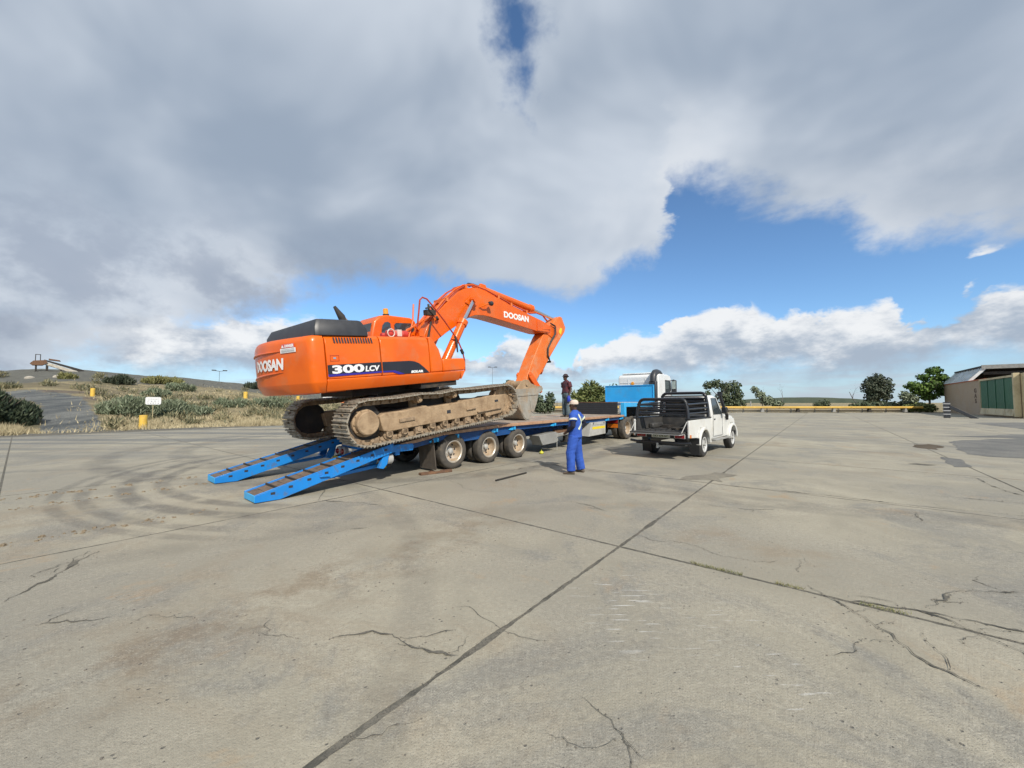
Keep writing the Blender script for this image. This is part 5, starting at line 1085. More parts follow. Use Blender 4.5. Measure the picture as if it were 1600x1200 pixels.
SHR = [('big dark green shrub at the yard edge by the gravel road', (-31.0, 22.7, 0), 4.6, 3.0, L_SHD, 15000, .15),
 ('sage green shrub beside the gravel road, left of the white sign', (-29.3, 29.6, .6), 2.6, 1.75, L_SAGE, 6000, .13), ('tallest sage shrub right behind the white sign', (-28.3, 30.6, .5), 2.6, 2.0, L_SAGE, 6600, .13),
 ('sage shrub just right of the white sign', (-27.3, 31.4, .5), 2.4, 1.6, L_SAGE, 5700, .13), ('low darker sage shrub at the right end of the sign clump', (-26.4, 32.3, .55), 2.3, 1.25, L_SAGE, 4500, .13),
 ('small sage shrub higher up the bank above the white sign', (-40.1, 43.9, 2.1), 2.6, 1.4, L_SAGE, 2500, .17), ('dark green round bush high on the dry grass slope', (-59.8, 59.5, 4.3), 3.2, 1.8, L_DK, 2200, .22),
 ('yellow green bush below the grey spoil heap', (-58.8, 65.7, 4.7), 5.4, 1.7, L_YLW, 2600, .25), ('olive bush on the mid slope, right of the yellow green one', (-44.4, 52.0, 3.1), 3.2, 1.5, L_SAGE, 2500, .18),
 ('small grey shrub in dry grass, left of a pair below the bollard', (-28.0, 37.6, 1.1), 1.3, 1.1, L_SAGE, 1300, .13), ('small grey shrub in dry grass, right of a pair below the bollard', (-26.8, 38.3, 1.1), 1.7, 1.3, L_SAGE, 1800, .13),
 ('long sage shrub below the orange counterweight', (-25.0, 41.0, .9), 4.6, 1.5, L_SAGE, 6000, .15), ('dark green bush on the skyline left of the excavator', (-52.6, 80.3, 4.2), 5.5, 2.0, L_DK, 2200, .27), ('dark bush touching the excavator counterweight on the skyline', (-50.6, 84.5, 4.1), 4.0, 2.4, L_DK, 2000, .27),
 ('faded small bush at the foot of the spoil heap', (-68.9, 60.4, 5.2), 2.4, 1.2, L_YLW, 500, .3)]
for q, (lb, lc, w_, h, lf, n_, ls) in enumerate(SHR):
    o = shrub(lb, lc, w_, h, lf, n_, ls, 40+q); o.rotation_euler = (0, 0, yaw_of(lc[0], lc[1]))
# trees beyond the far edge of the yard
def B(*a): return a
tree('feathery_tree', 'feathery light green tree behind the man standing on the trailer', (11.6, 58, 0), 5.2, [B(-1.6, 0, 2.0, 1.5, 1.3, 1.7), B(0, 0, 3.2, 1.6, 1.4, 1.8), B(1.5, 0, 2.3, 1.5, 1.3, 1.9), B(.4, 0, 1.4, 2.6, 1.3, 1.2), B(2.6, .2, 1.5, 1.1, 1, 1.3)], L_WIL, 3200, .42, .14, 2, elong=2.2, droop=.5)
tree('bushy_tree', 'dense green tree just right of the excavator bucket', (5.0, 60, 0), 3.6, [B(-.9, 0, 1.6, 1.0, 1, 1.5), B(.8, 0, 1.9, .9, .9, 1.5), B(0, 0, .9, 1.7, 1, .9)], L_EUC, 1700, .34, .10, 3)
tree('bushy_tree', 'dense green tree showing just above the bucket', (-.6, 70, 0), 6.0, [B(0, 0, 4.6, 1.1, 1, 1.2), B(1.4, 0, 3.4, 1.3, 1, 1.3), B(-1.3, 0, 3.3, 1.3, 1.2, 1.3)], L_EUC, 1500, .38, .12, 4)
tree('bushy_tree', 'dark tree between the headboard and the feathery tree', (17.6, 68, 0), 5.2, [B(0, 0, 3.4, 1.5, 1.2, 1.6), B(2.0, 0, 3.0, 1.5, 1.2, 1.5), B(-1.6, 0, 2.4, 1.3, 1, 1.5)], L_EUC, 1500, .40, .12, 5)
tree('gum_tree', 'wide grey green gum tree above the pickup bonnet', (47.5, 88, 0), 7.2, [B(-3.2, 0, 5.6, 1.2, 1.1, 1.1), B(-1.4, 0, 5.9, 1.5, 1.3, 1.2), B(.7, 0, 5.0, 1.5, 1.4, 1.4), B(2.6, 0, 5.3, 1.6, 1.4, 1.5), B(3.3, 0, 3.4, 1.4, 1.3, 1.7), B(.5, 0, 3.0, 2.2, 1.5, 1.4), B(-3.4, 0, 3.8, 1.0, .8, .8), B(2.4, 0, 1.6, 3.0, 1.5, 1.3)], L_EUC, 3600, .42, .2, 6)
tree('gum_tree', 'thin pale gum tree leaning left, right of the wide one', (56.5, 88, 0), 5.6, [B(-1.8, 0, 4.6, .9, .8, .9), B(-.6, 0, 3.4, 1.1, 1, 1.2), B(.9, 0, 2.2, 1.6, 1.1, 1.2), B(3.0, 0, 1.4, 1.8, 1, .9)], L_SAGE, 1700, .36, .1, 7)
tree('bush', 'small round bush above the yellow pipe', (73.0, 92, 0), 2.6, [B(-.9, 0, 1.1, 1.1, .9, 1.1), B(.9, 0, 1.3, .9, .9, 1.2)], L_EUC, 700, .36, .08, 8, cat='bush')
tree('round_tree', 'tall dark round crowned tree left of the building', (79.5, 85, 0), 8.4, [B(-1.7, 0, 5.0, 1.6, 1.5, 1.9), B(0, 0, 6.4, 2.0, 1.8, 1.7), B(1.9, 0, 5.3, 1.6, 1.5, 2.0), B(.2, 0, 4.2, 2.2, 1.8, 1.8), B(-1.2, 0, 2.8, 1.6, 1.4, 1.3), B(1.6, 0, 3.0, 1.5, 1.4, 1.2)], L_DK, 4200, .40, .24, 9)
tree('pale_tree', 'pale small tree between the round tree and the bright green tree', (83.2, 82, 0), 4.4, [B(-.6, 0, 3.2, 1.3, 1, 1.1), B(.9, 0, 2.6, 1.3, 1, 1.1), B(0, 0, 1.5, 1.9, 1, 1.0)], L_SAGE, 1300, .36, .1, 10)
tree('pine_tree', 'bright green layered tree beside the brick building', (74.0, 69.5, 0), 8.8, [B(-2.42, 0.00, 4.68, 1.40, 1.20, 0.80), B(-1.10, 0.00, 3.84, 1.60, 1.30, 0.90), B(0.88, 0.00, 4.80, 1.70, 1.40, 1.00), B(-0.44, 0.00, 6.24, 1.20, 1.10, 0.70), B(1.32, 0.00, 7.32, 1.30, 1.10, 0.80), B(2.42, 0.00, 6.00, 1.30, 1.20, 0.90), B(0.22, 0.00, 2.76, 1.50, 1.20, 0.70), B(2.64, 0.00, 3.84, 1.30, 1.10, 1.00)], L_GRN, 4200, .40, .2, 11)
tree('hedge_bush', 'low green hedge bush below the round tree', (73.5, 80, 0), 2.2, [B(-3.0, 0, .9, 1.7, 1, .9), B(-.6, 0, 1.1, 1.8, 1, 1.0), B(1.8, 0, 1.0, 1.8, 1, 1.1), B(4.0, 0, .9, 1.7, 1, .9)], L_EUC, 1700, .40, .06, 12, cat='hedge', group='hedge bushes')
tree('hedge_bush', 'low olive hedge bush at the foot of the brick wall', (70.5, 67.5, 0), 2.0, [B(-2.2, 0, .7, 1.3, .9, .8), B(-.2, 0, .9, 1.3, .9, .9), B(1.6, 0, .7, 1.2, .9, .8)], L_WIL, 1500, .32, .06, 13, cat='hedge', group='hedge bushes')
tree('hedge_bush', 'low green hedge bush below the bright green tree', (75.0, 74, 0), 2.2, [B(-2.6, 0, .9, 1.7, 1, 1.0), B(0, 0, 1.1, 1.7, 1, 1.1), B(2.2, 0, .9, 1.5, 1, .9)], L_EUC, 1300, .38, .06, 14, cat='hedge', group='hedge bushes')
def dead_tree(label, loc, h, seed, lean=0.0):
    rnd = random.Random(seed); mb = MB(); limb(mb, rnd, Vector((0, 0, -.2)), Vector((lean, 0, 1)).normalized(), h*.62, .11, 3)
    t = tag(mb.build('dead_tree', M_DEAD, None, loc), label, 'dead tree', 'dead trees')
dead_tree('leafless dead tree leaning left against the round tree', (74.5, 84, 0), 8.2, 5, -.22)
dead_tree('bare thin dead tree beside the pale gum tree', (61.8, 89, 0), 5.2, 9); dead_tree('bare dead stem just left of the pale gum tree', (53.0, 90, 0), 4.6, 12)
# far wooded ridge
mb = MB(); K = 40; pts = []
for q in range(K+1):
    x = 820+2.6e1*q*.8; t = q/K; pts.append((x, 1500, 22*math.sin(math.pi*min(1, t*1.15+.08))**.8*(1 if t < .95 else .5)*(1+.08*mn.noise((q*.5, 0, 0))) if t < .8 else 22*math.sin(math.pi*(.8*1.15+.08))**.8*(1-t)/.2))
n_ = len(pts); mb.add([(p[0], p[1], -2) for p in pts]+[p for p in pts]+[(p[0]+60, p[1]+300, -2) for p in pts], [(i, i+1, n_+i+1, n_+i) for i in range(n_-1)]+[(n_+i, n_+i+1, 2*n_+i+1, 2*n_+i) for i in range(n_-1)])
struct(mb.build('hill', pm('far_scrub', (.075, .095, .07), (.055, .075, .055), .02, .95), smooth=60))
# ------------------------------------------------------------------ dry grass on the bank
rnd = random.Random(5); gr = MB(); cnt = 0
while cnt < 30000:
    a = rnd.uniform(-58, -21); e = yard_edge(a); d = e-.9+.9*mn.noise((a*.9, 0, 3))+abs(rnd.gauss(0, 1))*rnd.choice((3.0, 9, 22)); 
    ra = interp(d, [(30, -48.0), (38, -48.3), (46, -48.8), (52, -49.2), (56, -50.5)]); wd = interp(d, [(30, 3.6), (36, 2.8), (46, 2.0), (56, 2.4)])
    if abs(a-ra) < wd+.2 and rnd.random() < .97: continue
    if d > 92: continue
    x, y = d*math.sin(R(a)), d*math.cos(R(a))
    if mn.noise((x*.25, y*.25, 7)) < (.0 if d < e+6 else .10): 
        if rnd.random() < .85: continue
    z = terr(x, y); h = rnd.uniform(.08, .40)*(1.0 if d < e+9 else .75)*(.45+1.1*max(0, .4+mn.noise((x*.45, y*.45, 11)))); w_ = rnd.uniform(.008, .02)*(1+d/45); 
    dx, dy = rnd.gauss(0, .12), rnd.gauss(0, .12); px, py = math.cos(R(a)), -math.sin(R(a))
    gr.add([(x-px*w_, y-py*w_, z-.03), (x+px*w_, y+py*w_, z-.03), (x+dx, y+dy, z+h)], [(0, 1, 2)]); cnt += 1
struct(gr.build('dry_grass', leaf_mat('straw', (0.27, 0.225, 0.135), (0.46, 0.395, 0.25), .8), smooth=0, fix=False), 'stuff')
# low scrub scattered over the slope
rnd = random.Random(17); bl = []
for _ in range(330):
    a = rnd.uniform(-56, -24); e = yard_edge(a); d = e+2+abs(rnd.gauss(0, 1))*rnd.choice((6, 16, 30))
    ra = interp(d, [(30, -48.0), (38, -48.3), (46, -48.8), (52, -49.2), (56, -50.5)])
    if d > 100 or abs(a-ra) < 2.6 and d < 62: continue
    x, y = d*math.sin(R(a)), d*math.cos(R(a)); s_ = rnd.uniform(.15, .5)*(1+d/120); bl.append((x, y, terr(x, y)+s_*.4, s_*rnd.uniform(.8, 1.8), s_, s_*rnd.uniform(.5, .9)))
struct(foliage(rnd, bl, 15000, .16, 2.4).build('low_scrub', leaf_mat('scrub_leaves', (0.11, 0.12, 0.07), (0.27, 0.24, 0.14)), smooth=0, fix=False), 'stuff')
# weeds in the joint on the right
gr = MB()
for q in range(700):
    t = rnd.random(); s_ = .75+1.9*t; x = 1.28+.783*s_+rnd.gauss(0, .014); y = 4.72-.622*s_+rnd.gauss(0, .014)
    if mn.noise((x*3, y*3, 0)) < -.05: continue
    a = rnd.uniform(0, 6.28); h = rnd.uniform(.008, .035); gr.add([(x-.003, y, 0), (x+.003, y, 0), (x+.02*math.cos(a), y+.02*math.sin(a), h)], [(0, 1, 2)])
struct(gr.build('joint_weeds', leaf_mat('weed', (.10, .12, .04), (.22, .20, .09)), smooth=0, fix=False), 'stuff')

# ------------------------------------------------------------------ bollards, sign, rocks, poles, conveyor
M_BOL = pm('bollard_yellow', (0.72, 0.47, 0.07), (0.62, 0.39, 0.06), 4, 0.6, dirt=(0.35, 0.26, 0.14), damt=0.5, dsc=4)
for lb, lc, r, h in (('thick yellow bollard at the yard edge in front of the white sign', (-24.1, 25.6, -.05), .21, .93), ('yellow bollard high beside the bend of the gravel road', (-40.6, 37.8, 2.2), .17, .9), ('yellow bollard on the dry bank left of the counterweight', (-34.8, 51.0, 2.0), .23, 1.1), ('yellow bollard just under the counterweight', (-29.8, 54.4, 1.5), .2, 1.1)):
    mb = MB(); mb.lathe([(r, 0), (r, h*.96), (r*.96, h), (0, h+.01)], 20, Matrix.Rotation(R(90), 4, 'X')); mb.lathe([(r*1.01, h*.0), (r*1.04, h*.03), (r*1.01, h*.06)], 20, Matrix.Rotation(R(90), 4, 'X'))
    tag(mb.build('bollard', M_BOL, None, lc), lb, 'bollard', 'yellow bollards')
SG = tag(empty('road_sign', (-26.9, 29.3, .35), (0, 0, yaw_of(-26.9, 29.3)+R(8))), 'small white sign on a thin post in front of the sage shrubs', 'sign')
mb = MB(); mb.cyl((0, 0, -.2), (0, 0, 1.75), .03, n=8); mb.build('post', pm('tan_post', (.45, .38, .22), None, 4, .7), SG)
mb = MB(); a_ = [(.44, .20), (.40, .265), (.34, .28)]; out = [(x, z) for x, z in a_]+[(-x, z) for x, z in a_[::-1]]+[(-x, -z) for x, z in a_]+[(x, -z) for x, z in a_[::-1]]
mb.prism([(x, z+1.48) for x, z in out], -.055, -.035); bd = mb.build('board', M_WHITE, SG)
mk = MB(); rnd = random.Random(4)
for row, z in enumerate((1.60, 1.44, 1.29)):
    for q in range((7, 4, 5)[row]):
        n_ = (7, 4, 5)[row]; x = -.28+.56*q/(n_-1); s_ = (.03, .045, .04)[row]
        mk.box(x-s_*.5, x-s_*.2, -.058, -.0555, z-s_, z+s_); mk.box(x-s_*.5, x+s_*.5, -.058, -.0555, z+s_*(.2 if q % 2 else .7), z+s_*(.5 if q % 2 else 1.0))
        if q % 3: mk.box(x+s_*.2, x+s_*.5, -.058, -.0555, z-s_*.8, z+s_*.7)
mk.build('worn_lettering', pm('sign_ink', (.10, .11, .14), None, 6, .7), bd)
for lb, lc, r in (('pale round boulder at the foot of the spoil heap, left of two', (-74.1, 59.8, 5.4), .55), ('pale pointed boulder at the foot of the spoil heap, right of two', (-71.1, 61.0, 5.6), .6)):
    me = MB(); bmx = bmesh.new(); bmesh.ops.create_icosphere(bmx, subdivisions=2, radius=r)
    for v in bmx.verts: v.co *= 1+.25*mn.noise(v.co*1.3+Vector((r*9, 0, 0))); v.co.z *= .7
    m_ = bpy.data.meshes.new('boulder'); bmx.to_mesh(m_); bmx.free(); o = put('boulder', m_, pm('pale_rock', (.42, .39, .33), (.33, .30, .25), 2, .9), None, lc); tag(o, lb, 'boulder', 'boulders')
def lamp_pole(label, loc, h):
    t = tag(empty('lamp_pole', loc), label, 'lamp pole', 'lamp poles'); mb = MB(); mb.cyl((0, 0, -.3), (0, 0, h), .012*h if h < 5 else .05, .03, n=8); mb.build('pole', M_DARK, t)
    mb = MB(); mb.tube([(-.9, 0, h+.1), (0, 0, h-.05), (.9, 0, h+.1)], .05, 6); mb.build('arm', M_DARK, t)
    for s_ in (-1, 1): mb = MB(); mb.box(s_*1.0-.42, s_*1.0+.42, -.2, .2, h+.05, h+.25); mb.build('lamp_head', M_DARK, t, bev=.05)
    t.rotation_euler = (0, 0, yaw_of(loc[0], loc[1])); return t
lamp_pole('dark twin headed lamp pole on the skyline left of the excavator', (-66.1, 88.0, 6.2), 2.6)
lamp_pole('twin headed lamp pole seen under the excavator boom', (-5.9, 118, 0), 12.3)
CV = tag(empty('conveyor', (-82.0, 70.0, 7.75), (0, 0, yaw_of(-82.5, 70.5))), 'rusty crusher with a long sloping conveyor on top of the spoil heap', 'conveyor')
M_CVW = pm('pale_steel', (.55, .52, .45), (.42, .37, .30), 3, .7)
mb = MB(); mb.prism([(-1.4, 1.55), (-1.4, 1.35), (2.9, -.30), (3.4, -.30), (3.4, -.05)], -.5, .5); mb.build('belt', M_DARK, CV)
mb = MB(); mb.prism([(-1.5, 1.25), (-1.5, .75), (2.2, -.75), (2.9, -.42)], -.62, -.52); mb.prism([(-1.5, 1.25), (-1.5, .75), (2.2, -.75), (2.9, -.42)], .52, .62); mb.build('side_truss', M_CVW, CV)
mb = MB(); mb.prism([(-3.0, .75), (-2.6, 1.25), (-1.2, 1.45), (-1.0, .95), (-1.6, .5), (-2.7, .45)], -.8, .8); mb.build('crusher_body', M_RUST, CV)
mb = MB(); mb.box(-2.45, -2.35, -.1, 0, 1.2, 2.45); mb.box(-1.90, -1.80, -.1, 0, 1.3, 2.45); mb.box(-2.45, -1.80, -.1, 0, 2.35, 2.45); mb.build('gantry', M_DARK, CV)
mb = MB(); mb.box(-2.4, -2.2, -.6, .6, -1.4, .5); mb.box(-1.2, -.9, -.6, .6, -1.4, .9); mb.box(.5, .7, -.5, .5, -1.4, .3); mb.build('support_leg', M_DARK, CV)
mb = MB(); mb.prism([(-.9, 1.75), (.4, 1.55), (.5, 1.35), (-.9, 1.5)], -.6, .6); mb.build('feed_cover', M_RUST, CV)

# ------------------------------------------------------------------ sheds behind the excavator
def cabin(label, loc, rz, L, W_, H_, band):
    t = tag(empty('site_cabin', loc, (0, 0, rz)), label, 'cabin', 'site cabins'); mb = MB(); mb.box(-L/2, L/2, -W_/2, W_/2, 0, H_); wl = mb.build('wall', M_TWH, t, bev=.04)
    mb = MB(); mb.prism([(-W_/2-.2, H_), (W_/2+.2, H_), (0, H_+.7)], -L/2-.2, L/2+.2, ax='x'); mb.build('roof', M_TWH, t)
    mb = MB(); mb.box(-L/2+.1, L/2-.1, -W_/2-.02, -W_/2, band[0], band[1]); mb.build('orange_band', M_ORD, wl)
    for x in (-L*.25, L*.2): mb = MB(); mb.box(x-.5, x+.5, -W_/2-.03, -W_/2-.005, 1.3, 2.0); mb.build('window', M_GLASS, wl)
cabin('long white cabin with orange band glimpsed under the counterweight', (-32.5, 78, 1.3), R(12), 9.0, 3.5, 2.6, (.35, .95)); cabin('white cabin behind the excavator tracks, farther right', (-20.5, 78, .9), R(5), 8.0, 3.5, 3.2, (2.2, 2.7))
# ------------------------------------------------------------------ yellow pipe on its low wall along the far edge of the yard
PY = 66.8
PP = tag(empty('pipeline', (40, PY, 0)), 'long yellow pipe on blocks along the far edge of the yard', 'pipe')
M_PIPE = pm('pipe_yellow', (0.62, 0.40, 0.075), (0.52, 0.33, 0.06), .5, 0.5, dirt=(0.40, 0.28, 0.12), damt=0.5, dsc=.6)
for k in range(11):
    x0 = -37+6.1*k; mb = MB(); mb.cyl((x0, 0, .86), (x0+6.06, 0, .86), .20, n=14); mb.cyl((x0+5.96, 0, .86), (x0+6.06, 0, .86), .235, n=14); mb.build('pipe_length', M_PIPE, PP)
    mb = MB(); mb.prism([(x0+2.8, .08), (x0+3.4, .08), (x0+3.25, .68), (x0+2.95, .68)], -.2, .2); mb.build('saddle_block', M_DARK if k % 2 else M_GREY, PP)
LW = tag(empty('low_wall', (40, PY+.75, 0)), 'low pale concrete wall behind the yellow pipe', 'wall')
for k in range(17):
    x0 = -37+4.1*k; mb = MB(); mb.box(x0, x0+4.06, -.08, .08, .10, .62); mb.build('wall_panel', pm('pale_panel', (.50, .44, .33), (.43, .37, .28), .7, .85) if k == 0 else bpy.data.materials['pale_panel'], LW); mb = MB(); mb.box(x0-.09, x0+.09, -.14, .14, 0, .68); mb.build('wall_post', M_GREY, LW)
NB = tag(empty('notice_board', (6.1, 61.5, 0), (0, 0, R(-6))), 'blank white board on two legs beyond the trailer deck', 'board')
mb = MB(); mb.box(-.34, .34, -.02, .02, .45, 1.05); mb.build('panel', M_WHITE, NB)
for x in (-.3, .3): mb = MB(); mb.cyl((x, .03, 0), (x, .03, .6), .025, n=6); mb.build('leg', M_GREY, NB)
FN = tag(empty('wire_fence', (12, 73, 0)), 'thin wire fence behind the man on the trailer', 'fence')
for k in range(14): mb = MB(); mb.cyl((-14+2.6*k, 0, 0), (-14+2.6*k, 0, 2.0), .045, n=6); mb.build('fence_post', M_DARK, FN)
for z in (.6, 1.2, 1.7, 1.95): mb = MB(); mb.tube([(-14, 0, z), (20, 0, z)], .018, 4); mb.build('wire', M_DARK, FN)
mb = MB(); mb.cyl((0, 0, -.1), (0, 0, 2.0), .12, n=8); o = mb.build('marker_post', M_LGREY, None, (52.5, 86, 0)); tag(o, 'white marker post between the two gum trees', 'post')

# ------------------------------------------------------------------ workshop building on the right
BT = R(38.5); BD = tag(empty('workshop_building', (53.95, 41.0, 0), (0, 0, math.pi/2-BT)), 'brick workshop with metal mansard roof and green panelled side at the right edge', 'building')
def brick_mat():
    m = bpy.data.materials.new('tan_brick'); m.use_nodes = True; n = NT(m.node_tree); b = m.node_tree.nodes['Principled BSDF']; tcx = n.n('TexCoord')
    mp = n.n('Mapping'); mp.inputs['Rotation'].default_value = (R(90), 0, 0); n.l(tcx.outputs['Object'], mp.inputs[0])
    br = n.n('TexBrick'); n.l(mp.outputs[0], br.inputs['Vector']); br.inputs['Scale'].default_value = 2.2; br.inputs['Color1'].default_value = (.48, .365, .25, 1); br.inputs['Color2'].default_value = (.40, .295, .20, 1); br.inputs['Mortar'].default_value = (.30, .26, .21, 1)
    f = n.noise(tcx.outputs['Object'], .5, 5, .6); n.l(n.mix(n.ss(f, .4, .65, 0, .6), br.outputs[0], (.42, .345, .265)), b.inputs['Base Color']); b.inputs['Roughness'].default_value = .9; return m
M_BRK = brick_mat(); M_GRN = pm('green_sheet', (.045, .155, .085), (.038, .13, .07), .8, .5); M_CREAM = pm('cream_paint', (.60, .51, .32), (.52, .43, .26), .8, .7, dirt=(.3, .24, .16), damt=.5, dsc=.8)
M_ROOF = pm('roof_sheet', (.68, .74, .74), (.50, .56, .56), .9, .4, metal=.1, dirt=(.5, .5, .48), damt=.6, dsc=.7, dlo=.4, dhi=.6); M_RBRK = pm('red_brick', (.48, .15, .065), (.36, .10, .05), 6, .9)
mb = MB(); mb.box(12.9, 35, -.4, 0, 0, 4.72); wl = mb.build('brick_wall', M_BRK, BD)
mb = MB(); mb.box(12.9, 35.1, -.45, .06, 4.72, 4.86); mb.build('coping', M_RBRK, wl)
for ch, z in (('G', 3.35), ('A', 2.62), ('S', 1.9)): text('wall_letter', ch, .55, pm('letter_brown', (.10, .055, .03), None, 3, .8) if ch == 'G' else bpy.data.materials['letter_brown'], wl, basis((17.2, .012, z-.25), (-1, 0, 0), (0, 0, 1)), bold=.03, ext=.004, xs=2.0)
mb = MB(); mb.box(13.5, 14.1, 0, .12, 1.1, 1.75); mb.build('meter_box', M_DARK, wl)
# green side: five ribbed panels in a cream frame with sloping kick plates
for k in range(4):
    x0 = 1.35+2.88*k; mb = MB(); prof = []; nr = 12
    for q in range(nr): xa = x0+.06+2.74*q/nr; prof += [(xa, .44), (xa+.10, .44), (xa+.13, .40), (xa+.20, .40)]
    prof += [(x0+2.80, .30), (x0+.06, .30)]; mb.prism(prof, .98, 4.45, ax='z'); mb.build('green_panel', M_GRN, BD, smooth=0)
    mb = MB(); mb.add([(x0+.04, .46, .98), (x0+2.84, .46, .98), (x0+2.84, .62, .22), (x0+.04, .62, .22), (x0+.04, .3, .98), (x0+2.84, .3, .98), (x0+2.84, .3, .22), (x0+.04, .3, .22)], [(0, 1, 2, 3), (4, 7, 6, 5), (0, 4, 5, 1), (3, 2, 6, 7), (0, 3, 7, 4), (1, 5, 6, 2)]); mb.build('kick_panel', M_CREAM, BD, bev=.01)
for k in range(5): x0 = 1.35+2.88*k; mb = MB(); mb.box(x0-.05, x0+.05, .28, .50, .98, 4.5); mb.build('panel_mullion', M_GRN if 0 < k < 4 else M_CREAM, BD)
mb = MB(); mb.box(1.2, 12.95, .25, .52, 4.5, 4.72); mb.build('head_rail', M_CREAM, BD); mb = MB(); mb.box(.9, 1.28, .10, .56, .15, 4.9); mb.build('corner_post', M_CREAM, BD, bev=.02)
mb = MB(); mb.box(1.0, 12.9, -.3, .28, 0, 4.6); mb.build('inner_wall', M_BRK, BD)
mb = MB(); mb.box(.0, .9, -1.0, .05, 0, 4.85); pr = mb.build('end_pier', M_CREAM, BD, bev=.015)
for k in range(32): mb = MB(); mb.box(-.03+(.0 if k % 2 else .03), .9, -1.32+(.0 if k % 2 else .06), -1.0, .01+.15*k, .145+.15*k); mb.build('brick', M_RBRK, pr)
# mansard and flat roof
mb = MB(); mb.add([(20, .10, 4.86), (35.2, .10, 4.86), (35.2, -1.5, 6.75), (20, -1.5, 6.75), (20, -.05, 4.82), (35.2, -.05, 4.82), (35.2, -1.65, 6.7), (20, -1.65, 6.7)], [(0, 1, 2, 3), (4, 7, 6, 5), (0, 3, 7, 4), (1, 5, 6, 2), (2, 6, 7, 3), (0, 4, 5, 1)]); rf = mb.build('mansard_roof', M_ROOF, BD)
for k in range(11): x = 20.4+1.45*k; mb = MB(); mb.prism([(.14, 4.88), (-1.46, 6.78), (-1.42, 6.82), (.18, 4.92)], x, x+.07, ax='x'); mb.build('roof_seam', M_ROOF, rf)
mb = MB(); mb.box(19.8, 35.3, -30, -1.35, 6.76, 7.0); mb.build('roof_deck', M_DARK, BD); mb = MB(); mb.box(19.6, 19.8, -30, -1.2, 6.5, 7.05); mb.build('roof_fascia', M_GREY, BD)
mb = MB(); mb.add([(19.75, .15, 4.86), (19.75, -1.5, 6.8), (19.75, -1.9, 6.8), (19.75, -.3, 4.86)], [(0, 1, 2, 3)]); mb.build('gable_trim', M_TWH, BD, smooth=0)
mb = MB(); mb.box(34.5, 35, -30, -1.9, 0, 6.7); mb.build('back_wall', M_DARK, BD)
for k in range(5): mb = MB(); mb.box(20.0, 20.4, -6*k-6.5, -6*k-6.1, 0, 6.7); mb.build('steel_column', M_DARK, BD)
mb = MB(); mb.box(20.1, 20.4, -30, -1.5, 5.7, 6.1); mb.build('truss_beam', M_DARK, BD)
for k in range(5): mb = MB(); mb.box(26, 27, -6*k-6, -6*k-2.5, 0, 2.6); mb.build('racking', M_RUST, BD)
# striped crash post with its sloping brace
SP = tag(empty('crash_barrier', (48.0, 43.2, 0), (0, 0, R(-38))), 'black and white striped post with a black sloping brace before the brick wall', 'barrier')
mb = MB(); mb.box(-.24, .24, -.2, .2, 0, 1.75); po = mb.build('post', M_BLK, SP, bev=.02)
for k in range(4): mb = MB(); mb.box(-.26, .26, -.22, .22, 0.40+.38*k, .45+.38*k); mb.build('white_stripe', M_WHITE, po)
mb = MB(); mb.prism([(.2, 1.45), (.2, 1.05), (1.75, .0), (2.3, .0)], -.25, .25); mb.build('brace', M_BLK, SP, bev=.02)
# ------------------------------------------------------------------ loose things on the ground
mb = MB(); mb.tube([(-.35, -.48, .02), (.34, .45, .02)], .02, 8); tag(mb.build('steel_bar', M_DARK, None, (.0, 9.0, 0)), 'thin dark steel bar lying on the concrete left of the man in blue', 'bar')
IR = MB(); IR.box(-.42, .40, -.035, .035, .0, .05); IR.box(-.42, -.10, .05, .11, .0, .05); IR.box(-.16, -.08, -.03, .11, .005, .06); IR.box(.12, .42, .02, .07, .0, .06); IR.build
tag(IR.build('iron_bracket', M_RUST, None, (-1.80, 9.45, .003), (0, 0, R(38)), bev=.005), 'rusty iron bracket lying behind the rearmost trailer wheel', 'bracket')
mb = MB(); mb.lathe([(0, 0), (.06, .005), (.075, .04), (.05, .085), (0, .095)], 10, Matrix.Rotation(R(90), 4, 'X')); mb.lathe([(.01, .09), (.012, .13), (0, .135)], 6, Matrix.Rotation(R(80), 4, 'X')); tag(mb.build('yellow_scrap', pm('scrap_yellow', (.62, .60, .05), None, 6, .5), None, (.98, 13.05, 0)), 'small crumpled yellow scrap on the concrete by the trailer', 'litter')
# ------------------------------------------------------------------ people
from mathutils.bvhtree import BVHTree
def remesh(mb, name, vox, wr=0.0, seed=0.0, it=3):
    me = mb.mesh(name, 0); o = bpy.data.objects.new('tmp', me); COL.objects.link(o)
    r = o.modifiers.new('r', 'REMESH'); r.mode = 'VOXEL'; r.voxel_size = vox; s_ = o.modifiers.new('s', 'SMOOTH'); s_.iterations = it; s_.factor = .6
    dg = bpy.context.evaluated_depsgraph_get(); dg.update(); out = bpy.data.meshes.new_from_object(o.evaluated_get(dg)); out.name = name; bpy.data.objects.remove(o)
    if wr:
        nn = [v.normal.copy() for v in out.vertices]
        for v, n_ in zip(out.vertices, nn):
            p = v.co; k = mn.noise((p.x*9+seed, p.y*9, p.z*5))+.7*mn.noise((p.x*5, p.y*5+seed, p.z*22+p.x*8)); v.co = p+n_*wr*k
    out.polygons.foreach_set('use_smooth', [True]*len(out.polygons)); out.update(); return out
def ell(c, rx, ry, n=16): return [(c[0]+rx*math.cos(6.2832*k/n), c[1]+ry*math.sin(6.2832*k/n), c[2]) for k in range(n)]
def limbt(mb, pts, rr, n=12):
    P = [Vector(p) for p in pts]; Q = []; q = []
    for i in range(len(P)-1):
        for k in range(4): f = k/4; Q.append(P[i].lerp(P[i+1], f)); q.append(rr[i]+(rr[i+1]-rr[i])*f)
    Q.append(P[-1]); q.append(rr[-1]); mb.tube(Q, q, n)
